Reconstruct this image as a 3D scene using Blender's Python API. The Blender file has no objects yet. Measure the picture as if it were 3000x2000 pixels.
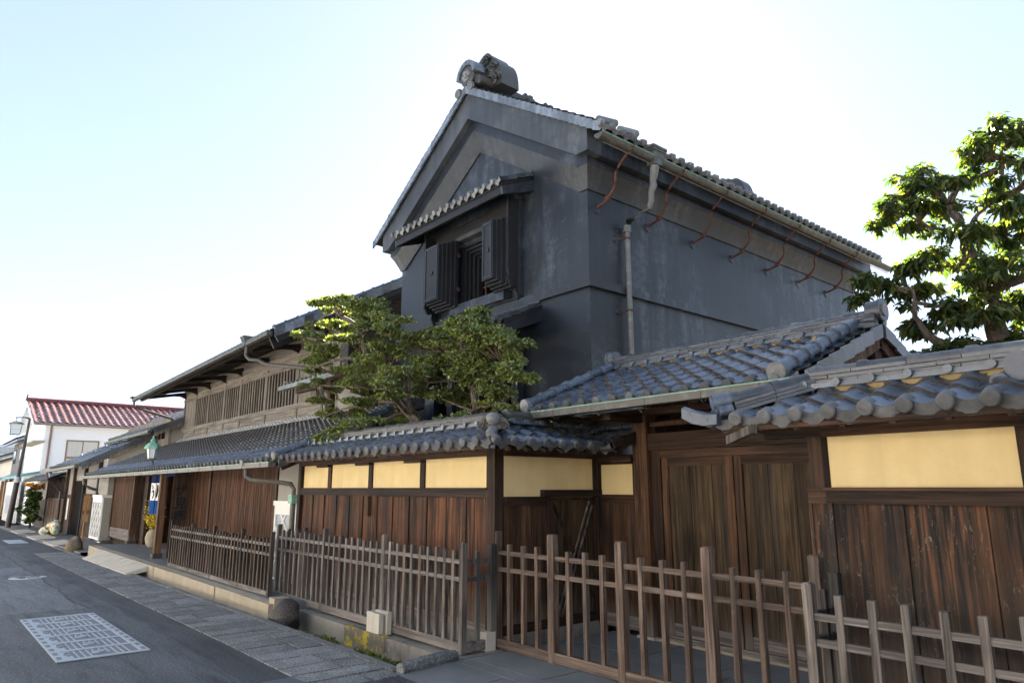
import bpy, math, random
import numpy as np
from mathutils import Vector, Matrix
random.seed(7); rng = np.random.default_rng(11)
SC = bpy.context.scene; COL = SC.collection
R = math.radians
# ---------------------------------------------------------------- camera, sky, sun, exposure
CAM = Vector((0, 0, 1.6)); F = 2030.0; PITCH = math.atan(430 / F); HD = R(40.1)
cam = bpy.data.objects.new('camera', bpy.data.cameras.new('camera')); COL.objects.link(cam)
cam.data.sensor_width = 36; cam.data.lens = F / 3000 * 36
cam.data.clip_start = .05; cam.data.clip_end = 3000
cam.location = CAM
FH = Vector((-math.cos(HD), math.sin(HD), 0)); RT = Vector((math.sin(HD), math.cos(HD), 0))
cam.rotation_euler = (FH * math.cos(PITCH) + Vector((0, 0, math.sin(PITCH)))).to_track_quat('-Z', 'Y').to_euler()
SC.camera = cam
SUN_AZ = Vector((-.66, .75, 0)).normalized(); SUN_EL = R(30)
world = bpy.data.worlds.new('World'); SC.world = world; world.use_nodes = True
wn = world.node_tree; wn.nodes.clear()
sky = wn.nodes.new('ShaderNodeTexSky'); sky.sky_type = 'NISHITA'; sky.sun_disc = False
sky.sun_elevation = SUN_EL; sky.sun_rotation = math.atan2(SUN_AZ.x, SUN_AZ.y)
sky.altitude = 0; sky.air_density = .5; sky.dust_density = .12; sky.ozone_density = 2.0
bg = wn.nodes.new('ShaderNodeBackground'); bg.inputs[1].default_value = .05
wo = wn.nodes.new('ShaderNodeOutputWorld')
gm = wn.nodes.new('ShaderNodeGamma'); gm.inputs[1].default_value = .5      # gamma compresses the sky's brightness range to favour the facades
wn.links.new(sky.outputs[0], gm.inputs[0]); wn.links.new(gm.outputs[0], bg.inputs[0]); wn.links.new(bg.outputs[0], wo.inputs[0])
sl = bpy.data.lights.new('sun', 'SUN'); sl.energy = 5.0; sl.angle = R(.6); sl.color = (1, .93, .82)
sun = bpy.data.objects.new('sun', sl); COL.objects.link(sun)
SDIR = SUN_AZ * math.cos(SUN_EL) + Vector((0, 0, math.sin(SUN_EL)))
sun.rotation_euler = SDIR.to_track_quat('Z', 'Y').to_euler(); sun.location = (-10, 20, 30)
vs = SC.view_settings; vs.view_transform = 'Standard'; vs.look = 'None'; vs.gamma = 1; vs.exposure = 3.88
SC.render.engine = 'CYCLES'
SC.cycles.use_denoising = True; SC.cycles.max_bounces = 8; SC.cycles.transparent_max_bounces = 12
SC.cycles.sample_clamp_indirect = 8

# ---------------------------------------------------------------- photo pixel -> place helpers
cP, sP = math.cos(PITCH), math.sin(PITCH)
def ray(x, y):
    a = (x - 1500) / F; b = -(y - 1000) / F
    return FH * (cP - b * sP) + RT * a + Vector((0, 0, sP + b * cP))
def at_y(x, y, Y):
    d = ray(x, y); return CAM + d * (Y / d.y)
def gz(x): return -.0095 * min(max(0, -x - 8), 38)

# ---------------------------------------------------------------- materials
MAT = {}
class NT:
    def __init__(s, name):
        s.m = bpy.data.materials.new(name); s.m.use_nodes = True; s.t = s.m.node_tree; s.t.nodes.clear()
        s.out = s.n('ShaderNodeOutputMaterial'); s.b = s.n('ShaderNodeBsdfPrincipled'); s.l(s.b.outputs[0], s.out.inputs[0])
        MAT[name] = s.m
    def n(s, k, **kw):
        q = s.t.nodes.new(k)
        for a, v in kw.items(): setattr(q, a, v)
        return q
    def l(s, a, b): s.t.links.new(a, b)
    def set(s, sock, v):
        if hasattr(v, 'is_linked') or hasattr(v, 'links'): s.l(v, sock)
        else: sock.default_value = v
    def objc(s, rnd=True):
        c = s.n('ShaderNodeTexCoord').outputs['Object']
        if rnd:
            o = s.n('ShaderNodeObjectInfo'); k = s.n('ShaderNodeVectorMath', operation='SCALE')
            k.inputs[0].default_value = (37, 53, 71); s.l(o.outputs['Random'], k.inputs['Scale'])
            a = s.n('ShaderNodeVectorMath', operation='ADD'); s.l(c, a.inputs[0]); s.l(k.outputs[0], a.inputs[1]); c = a.outputs[0]
        return c
    def pos(s): return s.n('ShaderNodeNewGeometry').outputs['Position']
    def rnd(s): return s.n('ShaderNodeObjectInfo').outputs['Random']
    def sc(s, v, xyz):
        k = s.n('ShaderNodeVectorMath', operation='MULTIPLY'); s.l(v, k.inputs[0]); k.inputs[1].default_value = xyz; return k.outputs[0]
    def noise(s, v, scale, detail=4, rough=.55, dist=0):
        k = s.n('ShaderNodeTexNoise'); s.l(v, k.inputs['Vector']); k.inputs['Scale'].default_value = scale
        k.inputs['Detail'].default_value = detail; k.inputs['Roughness'].default_value = rough; k.inputs['Distortion'].default_value = dist
        return k.outputs['Fac']
    def ramp(s, f, stops):
        k = s.n('ShaderNodeValToRGB'); s.l(f, k.inputs[0]); e = k.color_ramp.elements
        while len(e) < len(stops): e.new(.5)
        for i, (p, c) in enumerate(stops):
            e[i].position = p; e[i].color = (c, c, c, 1) if isinstance(c, (int, float)) else (*c, 1)
        return k.outputs[0]
    def mix(s, f, a, b, mode='MIX'):
        k = s.n('ShaderNodeMix', data_type='RGBA', blend_type=mode); s.set(k.inputs[0], f)
        for i, v in ((6, a), (7, b)):
            if isinstance(v, (int, float)): v = (v, v, v)
            if isinstance(v, tuple): k.inputs[i].default_value = (*v, 1) if len(v) == 3 else v
            else: s.l(v, k.inputs[i])
        return k.outputs[2]
    def math(s, op, a, b=0.0, clamp=False):
        k = s.n('ShaderNodeMath', operation=op, use_clamp=clamp); s.set(k.inputs[0], a); s.set(k.inputs[1], b); return k.outputs[0]
    def mapr(s, v, a, b, c, d):
        k = s.n('ShaderNodeMapRange'); s.l(v, k.inputs[0])
        for i, q in enumerate((a, b, c, d)): k.inputs[i + 1].default_value = q
        return k.outputs[0]
    def axis(s, v, i):
        k = s.n('ShaderNodeSeparateXYZ'); s.l(v, k.inputs[0]); return k.outputs[i]
    def bump(s, h, st=.3, dist=.01):
        k = s.n('ShaderNodeBump'); k.inputs['Strength'].default_value = st; k.inputs['Distance'].default_value = dist
        s.l(h, k.inputs['Height']); s.l(k.outputs[0], s.b.inputs['Normal'])
    def fin(s, col, rough=.7, spec=.5, metal=0):
        s.set(s.b.inputs['Base Color'], (*col, 1) if isinstance(col, tuple) else col)
        s.set(s.b.inputs['Roughness'], rough); s.b.inputs['Specular IOR Level'].default_value = spec; s.b.inputs['Metallic'].default_value = metal
        return s.m

def wood(name, dark, mid, light, ax=2, rough=.75, var=.5, weather=None, streak=(.40, .51, .63), spec=.3, zone=.55, fleck=0, grey=.35):
    s = NT(name); c = s.objc(); sc = [26.0, 26.0, 26.0]; sc[ax] = 1.1
    n1 = s.noise(s.sc(c, sc), 1, 5, .62, .6)
    sc2 = [120.0] * 3; sc2[ax] = 4
    n2 = s.noise(s.sc(c, sc2), 1, 3)
    sc3 = [7.0] * 3; sc3[ax] = .45
    n3 = s.noise(s.sc(c, sc3), 1, 3, .5, .8); sc4 = [9.0] * 3; sc4[ax] = .7
    n4 = s.noise(s.sc(c, sc4), 1.37, 3, .5, .4)
    col = s.ramp(n1, [(streak[0], dark), (streak[1], mid), (streak[2], light)])
    hot = s.mix(n1, mid, tuple(q * 1.25 for q in light))
    col = s.mix(s.ramp(n3, [(.50, 0.0), (.62, zone)]), col, hot)
    lum = sum(mid) / 3; gm_ = (lum * 1.05, lum * .98, lum * .92)
    gsel = s.math('MULTIPLY', s.ramp(n4, [(.45, .15), (.6, 1.0)]), s.ramp(s.math('FRACT', s.math('MULTIPLY', s.rnd(), 7.31)), [(.3, 0.0), (.9, grey)]))
    col = s.mix(gsel, col, s.mix(n1, tuple(q * .5 for q in gm_), tuple(q * 1.7 for q in gm_)))
    col = s.mix(.45, col, s.ramp(n2, [(.3, .2), (.7, 1.0)]), 'MULTIPLY')
    br = s.mapr(s.rnd(), 0, 1, 1 - var, 1 + var * .55)
    k = s.n('ShaderNodeVectorMath', operation='SCALE'); s.l(col, k.inputs[0]); s.l(br, k.inputs['Scale']); col = k.outputs[0]
    blot = s.noise(c, 3.1, 4)
    col = s.mix(s.ramp(blot, [(.45, 0.0), (.75, .45)]), col, dark)
    if fleck:
        fl = [42.0] * 3; fl[ax] = 11; f = s.noise(s.sc(c, fl), 1, 4, .7, 1.2)
        f = s.math('MULTIPLY', s.ramp(f, [(.60, 0.0), (.66, fleck)]), s.ramp(s.noise(c, 2.1, 3), [(.42, 0.0), (.6, 1.0)]))
        col = s.mix(f, col, (.30, .25, .20))
    if weather:
        wc, z0, z1, amt = weather
        z = s.axis(s.pos(), 2); wv = s.noise(s.sc(s.pos(), (9, 9, 1.5)), 1, 4)
        z = s.math('ADD', z, s.math('MULTIPLY', s.math('SUBTRACT', wv, .5), -.9 * (z1 - z0)))
        f = s.mapr(z, z0, z1, amt, 0)
        col = s.mix(f, col, s.mix(n1, tuple(q * .55 for q in wc), tuple(q * 1.35 for q in wc)))
    s.bump(s.mix(.5, n1, n2), .45, .008)
    return s.fin(col, rough, spec)
wood('wood_board', (.009, .0045, .003), (.052, .020, .008), (.19, .068, .021), var=.5, zone=.8, fleck=.15, grey=.2, weather=((.14, .12, .105), .12, .55, .8))
wood('wood_dark', (.015, .008, .0045), (.046, .022, .011), (.09, .045, .023), ax=2)
wood('wood_dark_h', (.016, .009, .005), (.052, .025, .013), (.10, .05, .027), ax=0)
wood('wood_dark_d', (.015, .008, .0045), (.046, .022, .011), (.09, .045, .023), ax=1)
wood('wood_gate', (.022, .013, .006), (.066, .039, .017), (.115, .072, .034), ax=2, var=.3, weather=((.09, .075, .06), .05, .4, .7))
wood('wood_gate_red', (.026, .013, .006), (.08, .037, .017), (.15, .076, .038), ax=2, var=.3, weather=((.16, .14, .12), .02, .38, .9))
wood('wood_old', (.011, .0075, .005), (.055, .032, .020), (.19, .078, .028), ax=2, var=.45, fleck=.5, grey=.8, weather=((.055, .045, .037), .3, 1.2, .75))
wood('wood_fence', (.055, .046, .040), (.155, .13, .112), (.29, .25, .22), ax=2, var=.38, fleck=.3, zone=.2, weather=((.20, .185, .165), .0, .3, .6))
wood('wood_fence_h', (.09, .078, .07), (.19, .165, .148), (.29, .255, .235), ax=0, var=.2)
wood('wood_fence_y', (.03, .028, .026), (.07, .062, .056), (.12, .105, .095), ax=2, var=.3, weather=((.15, .14, .125), .15, .7, .9))
wood('wood_fence2', (.055, .036, .027), (.14, .095, .071), (.24, .175, .135), ax=2, var=.25, fleck=.5, zone=.2)
wood('wood_fence2_h', (.065, .045, .034), (.15, .105, .08), (.24, .18, .145), ax=0, var=.15)
wood('wood_fence0', (.02, .013, .009), (.068, .045, .031), (.15, .105, .075), ax=2, var=.45, weather=((.11, .09, .075), .1, .5, .5))
wood('wood_lattice', (.03, .012, .006), (.105, .043, .018), (.21, .09, .038), ax=2, var=.5, grey=.15)
wood('wood_grey', (.115, .096, .075), (.23, .195, .155), (.32, .28, .23), ax=2, var=.15, rough=.85)
wood('wood_grey_h', (.125, .104, .082), (.245, .21, .17), (.34, .30, .25), ax=0, var=.15, rough=.85)
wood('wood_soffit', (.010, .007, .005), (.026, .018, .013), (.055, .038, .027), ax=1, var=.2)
wood('wood_orange', (.24, .11, .04), (.42, .22, .085), (.52, .30, .13), ax=2, var=.15)
wood('wood_porch', (.07, .035, .017), (.15, .078, .038), (.22, .12, .062), ax=2, var=.1)
wood('wood_sign', (.025, .013, .008), (.06, .032, .019), (.10, .056, .034), ax=2, var=.1)

def plaster(name, base, lo, hi, rough=.8, sc=1.4, bump=.15, spec=.3, drip=0, dripcol=None, fine=60, streak=0):
    s = NT(name); p = s.pos()
    n1 = s.noise(p, sc, 6, .62); n2 = s.noise(p, fine, 4)
    col = s.mix(s.ramp(n1, [(.3, 0.0), (.72, 1.0)]), lo, hi)
    col = s.mix(.5, col, base)
    if drip:
        d = s.noise(s.sc(p, (3.2, 3.2, .55)), 1.0, 7, .68, .4); m = s.noise(p, .62, 3)
        e = s.noise(p, 9, 5, .7)
        f = s.math('MULTIPLY', s.ramp(d, [(.40, 0.0), (.60, drip)]), s.ramp(m, [(.44, 0.02), (.56, 1.0)]))
        f = s.math('MULTIPLY', f, s.ramp(e, [(.38, .15), (.6, 1.0)]))
        col = s.mix(f, col, dripcol)
    if streak:
        k = s.noise(s.sc(p, (7, 7, .28)), 1, 5, .6, .3); q = s.n('ShaderNodeVectorMath', operation='SCALE'); s.l(col, q.inputs[0])
        s.l(s.mapr(k, .3, .7, 1 - streak, 1 + streak), q.inputs['Scale']); col = q.outputs[0]
        w = s.noise(p, .9, 5, .6, .5); cr = s.math('LESS_THAN', s.math('ABSOLUTE', s.math('SUBTRACT', w, .5)), 0.0013)
        col = s.mix(s.math('MULTIPLY', cr, s.ramp(s.noise(p, .5, 2), [(.60, 0.0), (.64, .6)])), col, (.13, .13, .13))
        col = s.mix(s.ramp(s.noise(p, 24, 2), [(.76, 0.0), (.78, .7)]), col, (.2, .21, .22))
    s.bump(s.mix(.6, n2, n1), bump, .012)
    return s.fin(col, s.mapr(n1, .2, .8, rough - .08, rough + .08), spec)
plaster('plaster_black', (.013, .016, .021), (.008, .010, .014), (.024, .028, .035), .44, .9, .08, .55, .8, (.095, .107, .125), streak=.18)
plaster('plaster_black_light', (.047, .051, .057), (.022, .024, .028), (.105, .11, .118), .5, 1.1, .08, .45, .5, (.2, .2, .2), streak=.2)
plaster('plaster_black_mid', (.028, .030, .033), (.014, .015, .017), (.058, .060, .063), .5, 1.1, .08, .45, .5, (.12, .12, .12), streak=.2)  # same black finish, toned between its bounce-lit front and dark side
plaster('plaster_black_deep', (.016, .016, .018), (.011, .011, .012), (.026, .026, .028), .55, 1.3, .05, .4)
plaster('plaster_yellow', (.70, .54, .27), (.62, .45, .20), (.78, .63, .36), .85, 2.6, .5, .2, fine=26, streak=.05)
plaster('plaster_grey', (.30, .285, .255), (.24, .225, .20), (.36, .34, .31), .85, 2, .15, .2)
plaster('plaster_white', (.74, .73, .70), (.62, .60, .56), (.82, .81, .79), .8, 3, .1, .25)
plaster('plaster_fill', (.38, .28, .14), (.20, .15, .08), (.50, .38, .20), .9, 6, .3, .1)
plaster('concrete', (.24, .225, .20), (.15, .14, .12), (.33, .31, .28), .85, 3, .3, .2, .9, (.055, .048, .04))
plaster('concrete_pale', (.46, .43, .37), (.36, .33, .27), (.55, .52, .46), .85, 3, .2, .2)
plaster('stone_step', (.36, .31, .23), (.26, .22, .16), (.46, .40, .31), .8, 4, .3, .25)
plaster('stone_slab', (.15, .155, .155), (.095, .10, .10), (.22, .225, .225), .8, 2.3, .3, .3)
plaster('soil', (.05, .04, .03), (.03, .025, .02), (.07, .055, .04), .95, 3, .5, .1)
plaster('white_siding', (.78, .80, .83), (.74, .76, .79), (.80, .82, .84), .6, 1, .03, .3)
plaster('black_void', (.006, .005, .0045), (.004, .004, .003), (.008, .007, .006), .95, 2, .02, .1)  # near-black colour stands in for unlit dark inside openings and the gate gable
def granite(name, dark, light, tint, rough=.75):
    s = NT(name); c = s.objc(); n = s.noise(c, 60, 5, .75); m = s.noise(c, 5, 5)
    col = s.ramp(n, [(.36, dark), (.5, tint), (.64, light)])
    k = s.n('ShaderNodeVectorMath', operation='SCALE'); s.l(col, k.inputs[0])
    s.l(s.math('MULTIPLY', s.mapr(s.rnd(), 0, 1, .72, 1.15), s.mapr(m, .25, .75, .65, 1.2)), k.inputs['Scale'])
    s.bump(s.mix(.4, n, m), .5, .008); return s.fin(k.outputs[0], rough, .35)
granite('granite', (.055, .06, .063), (.36, .365, .36), (.165, .17, .172))
granite('rock_dark', (.022, .018, .016), (.15, .125, .11), (.06, .05, .046), .65)
granite('rock_tan', (.07, .055, .035), (.34, .28, .19), (.17, .135, .085))
def asphalt():
    s = NT('asphalt'); p = s.pos(); x = s.axis(p, 0); y = s.axis(p, 1)
    n = s.noise(p, 48, 5, .75); m = s.noise(p, 1.1, 5, .6); st = s.noise(s.sc(p, (.5, 3.5, 1)), 1.2, 6, .65, .5)
    wob = s.math('MULTIPLY', s.math('SUBTRACT', s.noise(p, .8, 3), .5), .25)
    yy = s.math('ADD', y, wob); xx = s.math('ADD', x, wob)
    old = s.math('MULTIPLY', s.math('LESS_THAN', xx, -11.7), s.math('LESS_THAN', yy, 2.05))
    old = s.math('MULTIPLY', old, s.math('GREATER_THAN', xx, -19.3))
    edge = s.math('MULTIPLY', s.math('GREATER_THAN', yy, 2.36), s.math('LESS_THAN', x, -2))
    col = s.ramp(n, [(.3, (.022, .025, .029)), (.5, (.062, .069, .077)), (.68, (.18, .19, .20))])
    f = s.mapr(m, .25, .75, .72, 1.25)
    f = s.math('MULTIPLY', f, s.ramp(st, [(.34, .5), (.48, 1.0), (.62, 1.25)]))
    f = s.math('MULTIPLY', f, s.math('ADD', 1.0, s.math('MULTIPLY', old, .55)))
    f = s.math('MULTIPLY', f, s.math('SUBTRACT', 1.0, s.math('MULTIPLY', edge, .35)))
    seam = s.math('LESS_THAN', s.math('ABSOLUTE', s.math('ADD', yy, -2.05)), .022)
    seam = s.math('MULTIPLY', seam, s.math('LESS_THAN', xx, -11.6))
    f = s.math('MULTIPLY', f, s.math('SUBTRACT', 1.0, s.math('MULTIPLY', seam, .5)))
    sm2 = s.math('LESS_THAN', s.math('ABSOLUTE', s.math('ADD', xx, 11.7)), .02)
    f = s.math('MULTIPLY', f, s.math('SUBTRACT', 1.0, s.math('MULTIPLY', sm2, .4)))
    k = s.n('ShaderNodeVectorMath', operation='SCALE'); s.l(col, k.inputs[0]); s.l(f, k.inputs['Scale'])
    white = s.math('MULTIPLY', s.ramp(s.noise(s.sc(p, (1.6, 5, 1)), 1, 5, .7), [(.66, 0.0), (.72, .8)]), s.math('MULTIPLY', s.math('GREATER_THAN', y, 2.05), s.math('LESS_THAN', x, -17)))
    c2 = s.mix(white, k.outputs[0], (.33, .36, .38))
    s.bump(n, .6, .006); s.fin(c2, s.mapr(m, .3, .7, .62, .8), .35)
asphalt()
def tilem(name, base, rough=.34, var=.35, warm=(.10, .095, .085), lich=.15):
    s = NT(name); c = s.objc(); n = s.noise(c, 14, 5, .6); n2 = s.noise(c, 90, 3)
    col = s.mix(s.ramp(n, [(.35, 0.0), (.7, 1.0)]), tuple(q * .68 for q in base), tuple(q * 1.3 for q in base))
    k = s.n('ShaderNodeVectorMath', operation='SCALE'); s.l(col, k.inputs[0]); s.l(s.mapr(s.rnd(), 0, 1, 1 - var, 1 + var), k.inputs['Scale'])
    col = s.mix(s.ramp(s.noise(c, 24, 5, .7), [(.58, 0.0), (.7, lich)]), k.outputs[0], warm)
    s.bump(n2, .12, .004)
    return s.fin(col, s.mapr(n, .25, .75, rough - .1, rough + .14), .6)
tilem('tile', (.078, .098, .130), .30)
tilem('tile_lip', (.040, .036, .033), .55, .3, (.12, .10, .08), .3)
tilem('tile_front', (.088, .090, .092), .5, .45, (.22, .205, .18), .3)
tilem('tile_edge', (.175, .172, .165), .5, .4, (.26, .24, .20), .5)
tilem('tile_old', (.066, .060, .054), .5, .4, (.19, .165, .12), .5)
tilem('tile_ridge', (.072, .078, .088), .36, .45, (.20, .19, .17), .25)
tilem('tile_oni', (.060, .055, .046), .45, .2, (.13, .11, .08), .5)
tilem('tile_pale', (.17, .19, .22), .38, .35, (.10, .11, .12), .5)
tilem('tile_red', (.16, .062, .062), .25, .15, (.14, .07, .07), .2)
def metal(name, base, alt, rough, amt, sc=9, spec=.5, metal_=0):
    s = NT(name); p = s.pos(); n = s.noise(s.sc(p, (1, 1, 1)), sc, 5, .65)
    s.bump(n, .1, .004); return s.fin(s.mix(s.ramp(n, [(.5, 0.0), (.66, amt)]), base, alt), rough, spec, metal_)
metal('copper_patina', (.085, .074, .058), (.16, .19, .155), .5, .55)
metal('patina_rim', (.20, .34, .27), (.33, .50, .40), .6, .6)
metal('patina_green', (.17, .36, .26), (.34, .52, .38), .55, .8, 12)
metal('rust', (.095, .032, .018), (.16, .062, .033), .8, .8, 22)
metal('pipe_grey', (.15, .14, .125), (.26, .28, .26), .45, .6, 5)
metal('dark_metal', (.03, .022, .024), (.06, .04, .04), .5, .5)
metal('steel_pale', (.36, .40, .43), (.26, .29, .32), .5, .6, 30, .5, .35)
metal('grate_dark', (.13, .145, .175), (.19, .185, .19), .6, .6, 40)
def plain(name, col, rough=.6, spec=.4): NT(name).fin(col, rough, spec)
plain('ink', (.008, .008, .009), .8); plain('cloth_white', (.72, .70, .66), .9, .1)
plain('plastic_mix', (.5, .1, .1)); plain('frame_brown', (.22, .14, .11)); plain('teal_paint', (.16, .38, .37))
def cloth(name, c):
    s = NT(name); n = s.noise(s.sc(s.objc(), (30, 30, 2)), 1, 3)
    s.bump(n, .4, .01); s.fin(s.mix(s.ramp(n, [(.35, 0.0), (.65, 1.0)]), tuple(q * .6 for q in c), c), .9, .1)
cloth('cloth_blue', (.018, .085, .30)); cloth('cloth_navy', (.010, .022, .08))
def leaf(name, a, b, c, trans):
    s = NT(name); g = s.n('ShaderNodeNewGeometry')
    col = s.ramp(g.outputs['Random Per Island'], [(0, a), (.55, b), (.9, c), (1, tuple(q * 1.4 for q in c))])
    s.fin(col, .33, .6)
    t = s.n('ShaderNodeBsdfTranslucent'); s.l(s.mix(1.0, col, (1.4, 1.45, .5), 'MULTIPLY'), t.inputs[0])
    mx = s.n('ShaderNodeMixShader'); mx.inputs[0].default_value = trans
    s.l(s.b.outputs[0], mx.inputs[1]); s.l(t.outputs[0], mx.inputs[2]); s.l(mx.outputs[0], s.out.inputs[0])
leaf('leaf_holly', (.070, .10, .034), (.155, .195, .060), (.29, .30, .09), .3)
leaf('leaf_camellia', (.030, .058, .020), (.060, .098, .030), (.15, .155, .035), .45)
leaf('leaf_shrub', (.02, .05, .012), (.05, .09, .02), (.10, .11, .02), .3)
leaf('flower_yellow', (.42, .29, .01), (.62, .45, .02), (.70, .55, .04), .3)
leaf('leaf_orange', (.35, .10, .02), (.5, .16, .02), (.55, .3, .03), .3)
leaf('moss', (.04, .07, .008), (.09, .12, .012), (.17, .17, .015), .1)
s = NT('lichen'); n = s.noise(s.pos(), 7, 7, .75); q = s.mix(s.ramp(n, [(.50, 0.0), (.57, 1.0)]), (.13, .115, .10), (.40, .32, .02)); s.bump(n, .5, .01); s.fin(q, .9, .2)
s = NT('bark'); c = s.objc(False); n = s.noise(s.sc(c, (16, 16, 5)), 1, 5, .65); s.bump(n, .7, .02)
s.fin(s.mix(s.ramp(n, [(.35, 0.0), (.65, 1.0)]), (.05, .037, .026), (.17, .135, .10)), .85, .2)
s = NT('glass'); n = s.noise(s.pos(), 2, 3); s.fin(s.mix(n, (.03, .035, .04), (.05, .055, .06)), .08, .6)
s = NT('glass_pale'); s.fin((.62, .68, .68), .15, .6)
s = NT('curtain'); n = s.noise(s.sc(s.pos(), (14, 14, .4)), 1, 3); s.fin(s.mix(n, (.36, .37, .35), (.52, .53, .50)), .25, .6)
s = NT('bag_print'); n = s.noise(s.pos(), 7, 2); s.fin(s.ramp(n, [(.3, (.1, .25, .5)), (.42, (.7, .6, .05)), (.5, (.65, .65, .6)), (.6, (.55, .06, .05)), (.7, (.65, .55, .04))]), .45, .5)
s.t.nodes['Color Ramp'].color_ramp.interpolation = 'CONSTANT'

# ---------------------------------------------------------------- geometry helpers
WM = {}
def link(o, parent, M):
    COL.objects.link(o); WM[o] = M
    if parent is not None:
        o.parent = parent; M = WM[parent].inverted() @ M
    o.matrix_basis = M
    return o
def thing(name, label, cat, loc, group=None):
    o = bpy.data.objects.new(name, None); o.empty_display_size = .2
    link(o, None, Matrix.Translation(Vector(loc))); return tag(o, label, cat, group)
def tag(o, label, cat, group=None):
    o['label'] = label; o['category'] = cat
    if group: o['group'] = group
    return o
def struct(o): o['kind'] = 'structure'; return o
def inst(name, me, parent, M):
    return link(bpy.data.objects.new(name, me), parent, M)
def mesh_from(name, v, f, mat, smooth=False, mat2=None, idx2=None):
    me = bpy.data.meshes.new(name); me.from_pydata([tuple(p) for p in v], [], f); me.update()
    me.materials.append(MAT[mat])
    if mat2:
        me.materials.append(MAT[mat2]); me.polygons.foreach_set('material_index', idx2)
    if smooth:
        me.polygons.foreach_set('use_smooth', [True] * len(me.polygons))
        me.set_sharp_from_angle(angle=R(38))
    return me
class MB:
    def __init__(s): s.v = []; s.f = []
    def add(s, v, f):
        o = len(s.v); s.v += [Vector(p) for p in v]; s.f += [tuple(i + o for i in q) for q in f]; return s
    def hexa(s, p):      # p[0..3] bottom loop, p[4..7] top loop
        p = [Vector(q) for q in p]
        a = (p[1] - p[0]).cross(p[3] - p[0]).dot(p[4] - p[0])
        f = [(0, 3, 2, 1), (4, 5, 6, 7), (0, 1, 5, 4), (1, 2, 6, 5), (2, 3, 7, 6), (3, 0, 4, 7)]
        if a < 0: f = [q[::-1] for q in f]
        return s.add(p, f)
    def box(s, x0, x1, y0, y1, z0, z1):
        return s.hexa([(x0, y0, z0), (x1, y0, z0), (x1, y1, z0), (x0, y1, z0), (x0, y0, z1), (x1, y0, z1), (x1, y1, z1), (x0, y1, z1)])
    def obox(s, c, A, B, C):       # half vectors
        c, A, B, C = map(Vector, (c, A, B, C))
        return s.hexa([c - A - B - C, c + A - B - C, c + A + B - C, c - A + B - C, c - A - B + C, c + A - B + C, c + A + B + C, c - A + B + C])
    def beam(s, a, b, w, h, up=(0, 0, 1)):
        a = Vector(a); b = Vector(b); d = (b - a).normalized(); sd = d.cross(Vector(up)).normalized(); u = sd.cross(d)
        return s.obox((a + b) / 2, (b - a) / 2, sd * w / 2, u * h / 2)
    def post(s, x, y, w, z0, z1, d=None, c=.006):  # square post with a pyramidal cut top
        d = d or w; h = w / 2; k = d / 2
        v = [(x + i * h, y + j * k, z0) for i, j in ((-1, -1), (1, -1), (1, 1), (-1, 1))] + [(x + i * h, y + j * k, z1 - c * 1.6) for i, j in ((-1, -1), (1, -1), (1, 1), (-1, 1))] + [(x + i * (h - c), y + j * (k - c), z1) for i, j in ((-1, -1), (1, -1), (1, 1), (-1, 1))]
        f = [(3, 2, 1, 0), (8, 9, 10, 11)]
        for a in range(4):
            b = (a + 1) % 4; f += [(a, b, b + 4, a + 4), (a + 4, b + 4, b + 8, a + 8)]
        return s.add(v, f)
    def tube(s, pts, rad, seg=8, caps=True):
        pts = [Vector(p) for p in pts]; n = len(pts); o = len(s.v)
        rad = rad if isinstance(rad, (list, tuple)) else [rad] * n
        up = Vector((0, 0, 1))
        for i, p in enumerate(pts):
            d = (pts[min(i + 1, n - 1)] - pts[max(i - 1, 0)]).normalized()
            if abs(d.dot(up)) > .95: up = Vector((1, 0, 0)) if abs(d.x) < .9 else Vector((0, 1, 0))
            a = d.cross(up).normalized(); b = d.cross(a)
            for k in range(seg):
                t = 2 * math.pi * k / seg; s.v.append(p + (a * math.cos(t) + b * math.sin(t)) * rad[i])
            up = up if abs(d.dot(Vector((0, 0, 1)))) > .95 else Vector((0, 0, 1))
        for i in range(n - 1):
            for k in range(seg):
                j = (k + 1) % seg; s.f.append((o + i * seg + k, o + i * seg + j, o + (i + 1) * seg + j, o + (i + 1) * seg + k))
        if caps:
            s.f.append(tuple(o + k for k in range(seg))[::-1]); s.f.append(tuple(o + (n - 1) * seg + k for k in range(seg)))
        return s
    def prism(s, poly, fn, a, b):   # poly of (p,q); fn(p,q,t) -> xyz ; extruded t=a..b
        n = len(poly); v = [fn(p, q, a) for p, q in poly] + [fn(p, q, b) for p, q in poly]
        f = [tuple(range(n))[::-1], tuple(range(n, 2 * n))] + [(i, (i + 1) % n, (i + 1) % n + n, i + n) for i in range(n)]
        return s.add(v, f)
    def ball(s, c, r, seg=12, rings=7):
        c = Vector(c); r = Vector(r) if isinstance(r, (tuple, list)) else Vector((r, r, r)); o = len(s.v)
        for i in range(rings + 1):
            t = math.pi * i / rings
            for k in range(seg):
                p = 2 * math.pi * k / seg
                s.v.append(c + Vector((r.x * math.sin(t) * math.cos(p), r.y * math.sin(t) * math.sin(p), r.z * math.cos(t))))
        for i in range(rings):
            for k in range(seg):
                j = (k + 1) % seg; s.f.append((o + i * seg + k, o + (i + 1) * seg + k, o + (i + 1) * seg + j, o + i * seg + j))
        return s
    def sheet(s, v): return s.add(v, [tuple(range(len(v)))])
    def obj(s, name, mat, parent=None, smooth=False, kind=None, loc=None):
        a = np.array([tuple(p) for p in s.v]); c = Vector((a.min(0) + a.max(0)) / 2) if loc is None else Vector(loc)
        me = mesh_from(name, [p - c for p in s.v], s.f, mat, smooth)
        o = inst(name, me, parent, Matrix.Translation(c))
        if kind: o['kind'] = kind
        return o
def B(name, mat, parent, *b): return MB().box(*b).obj(name, mat, parent)
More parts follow.
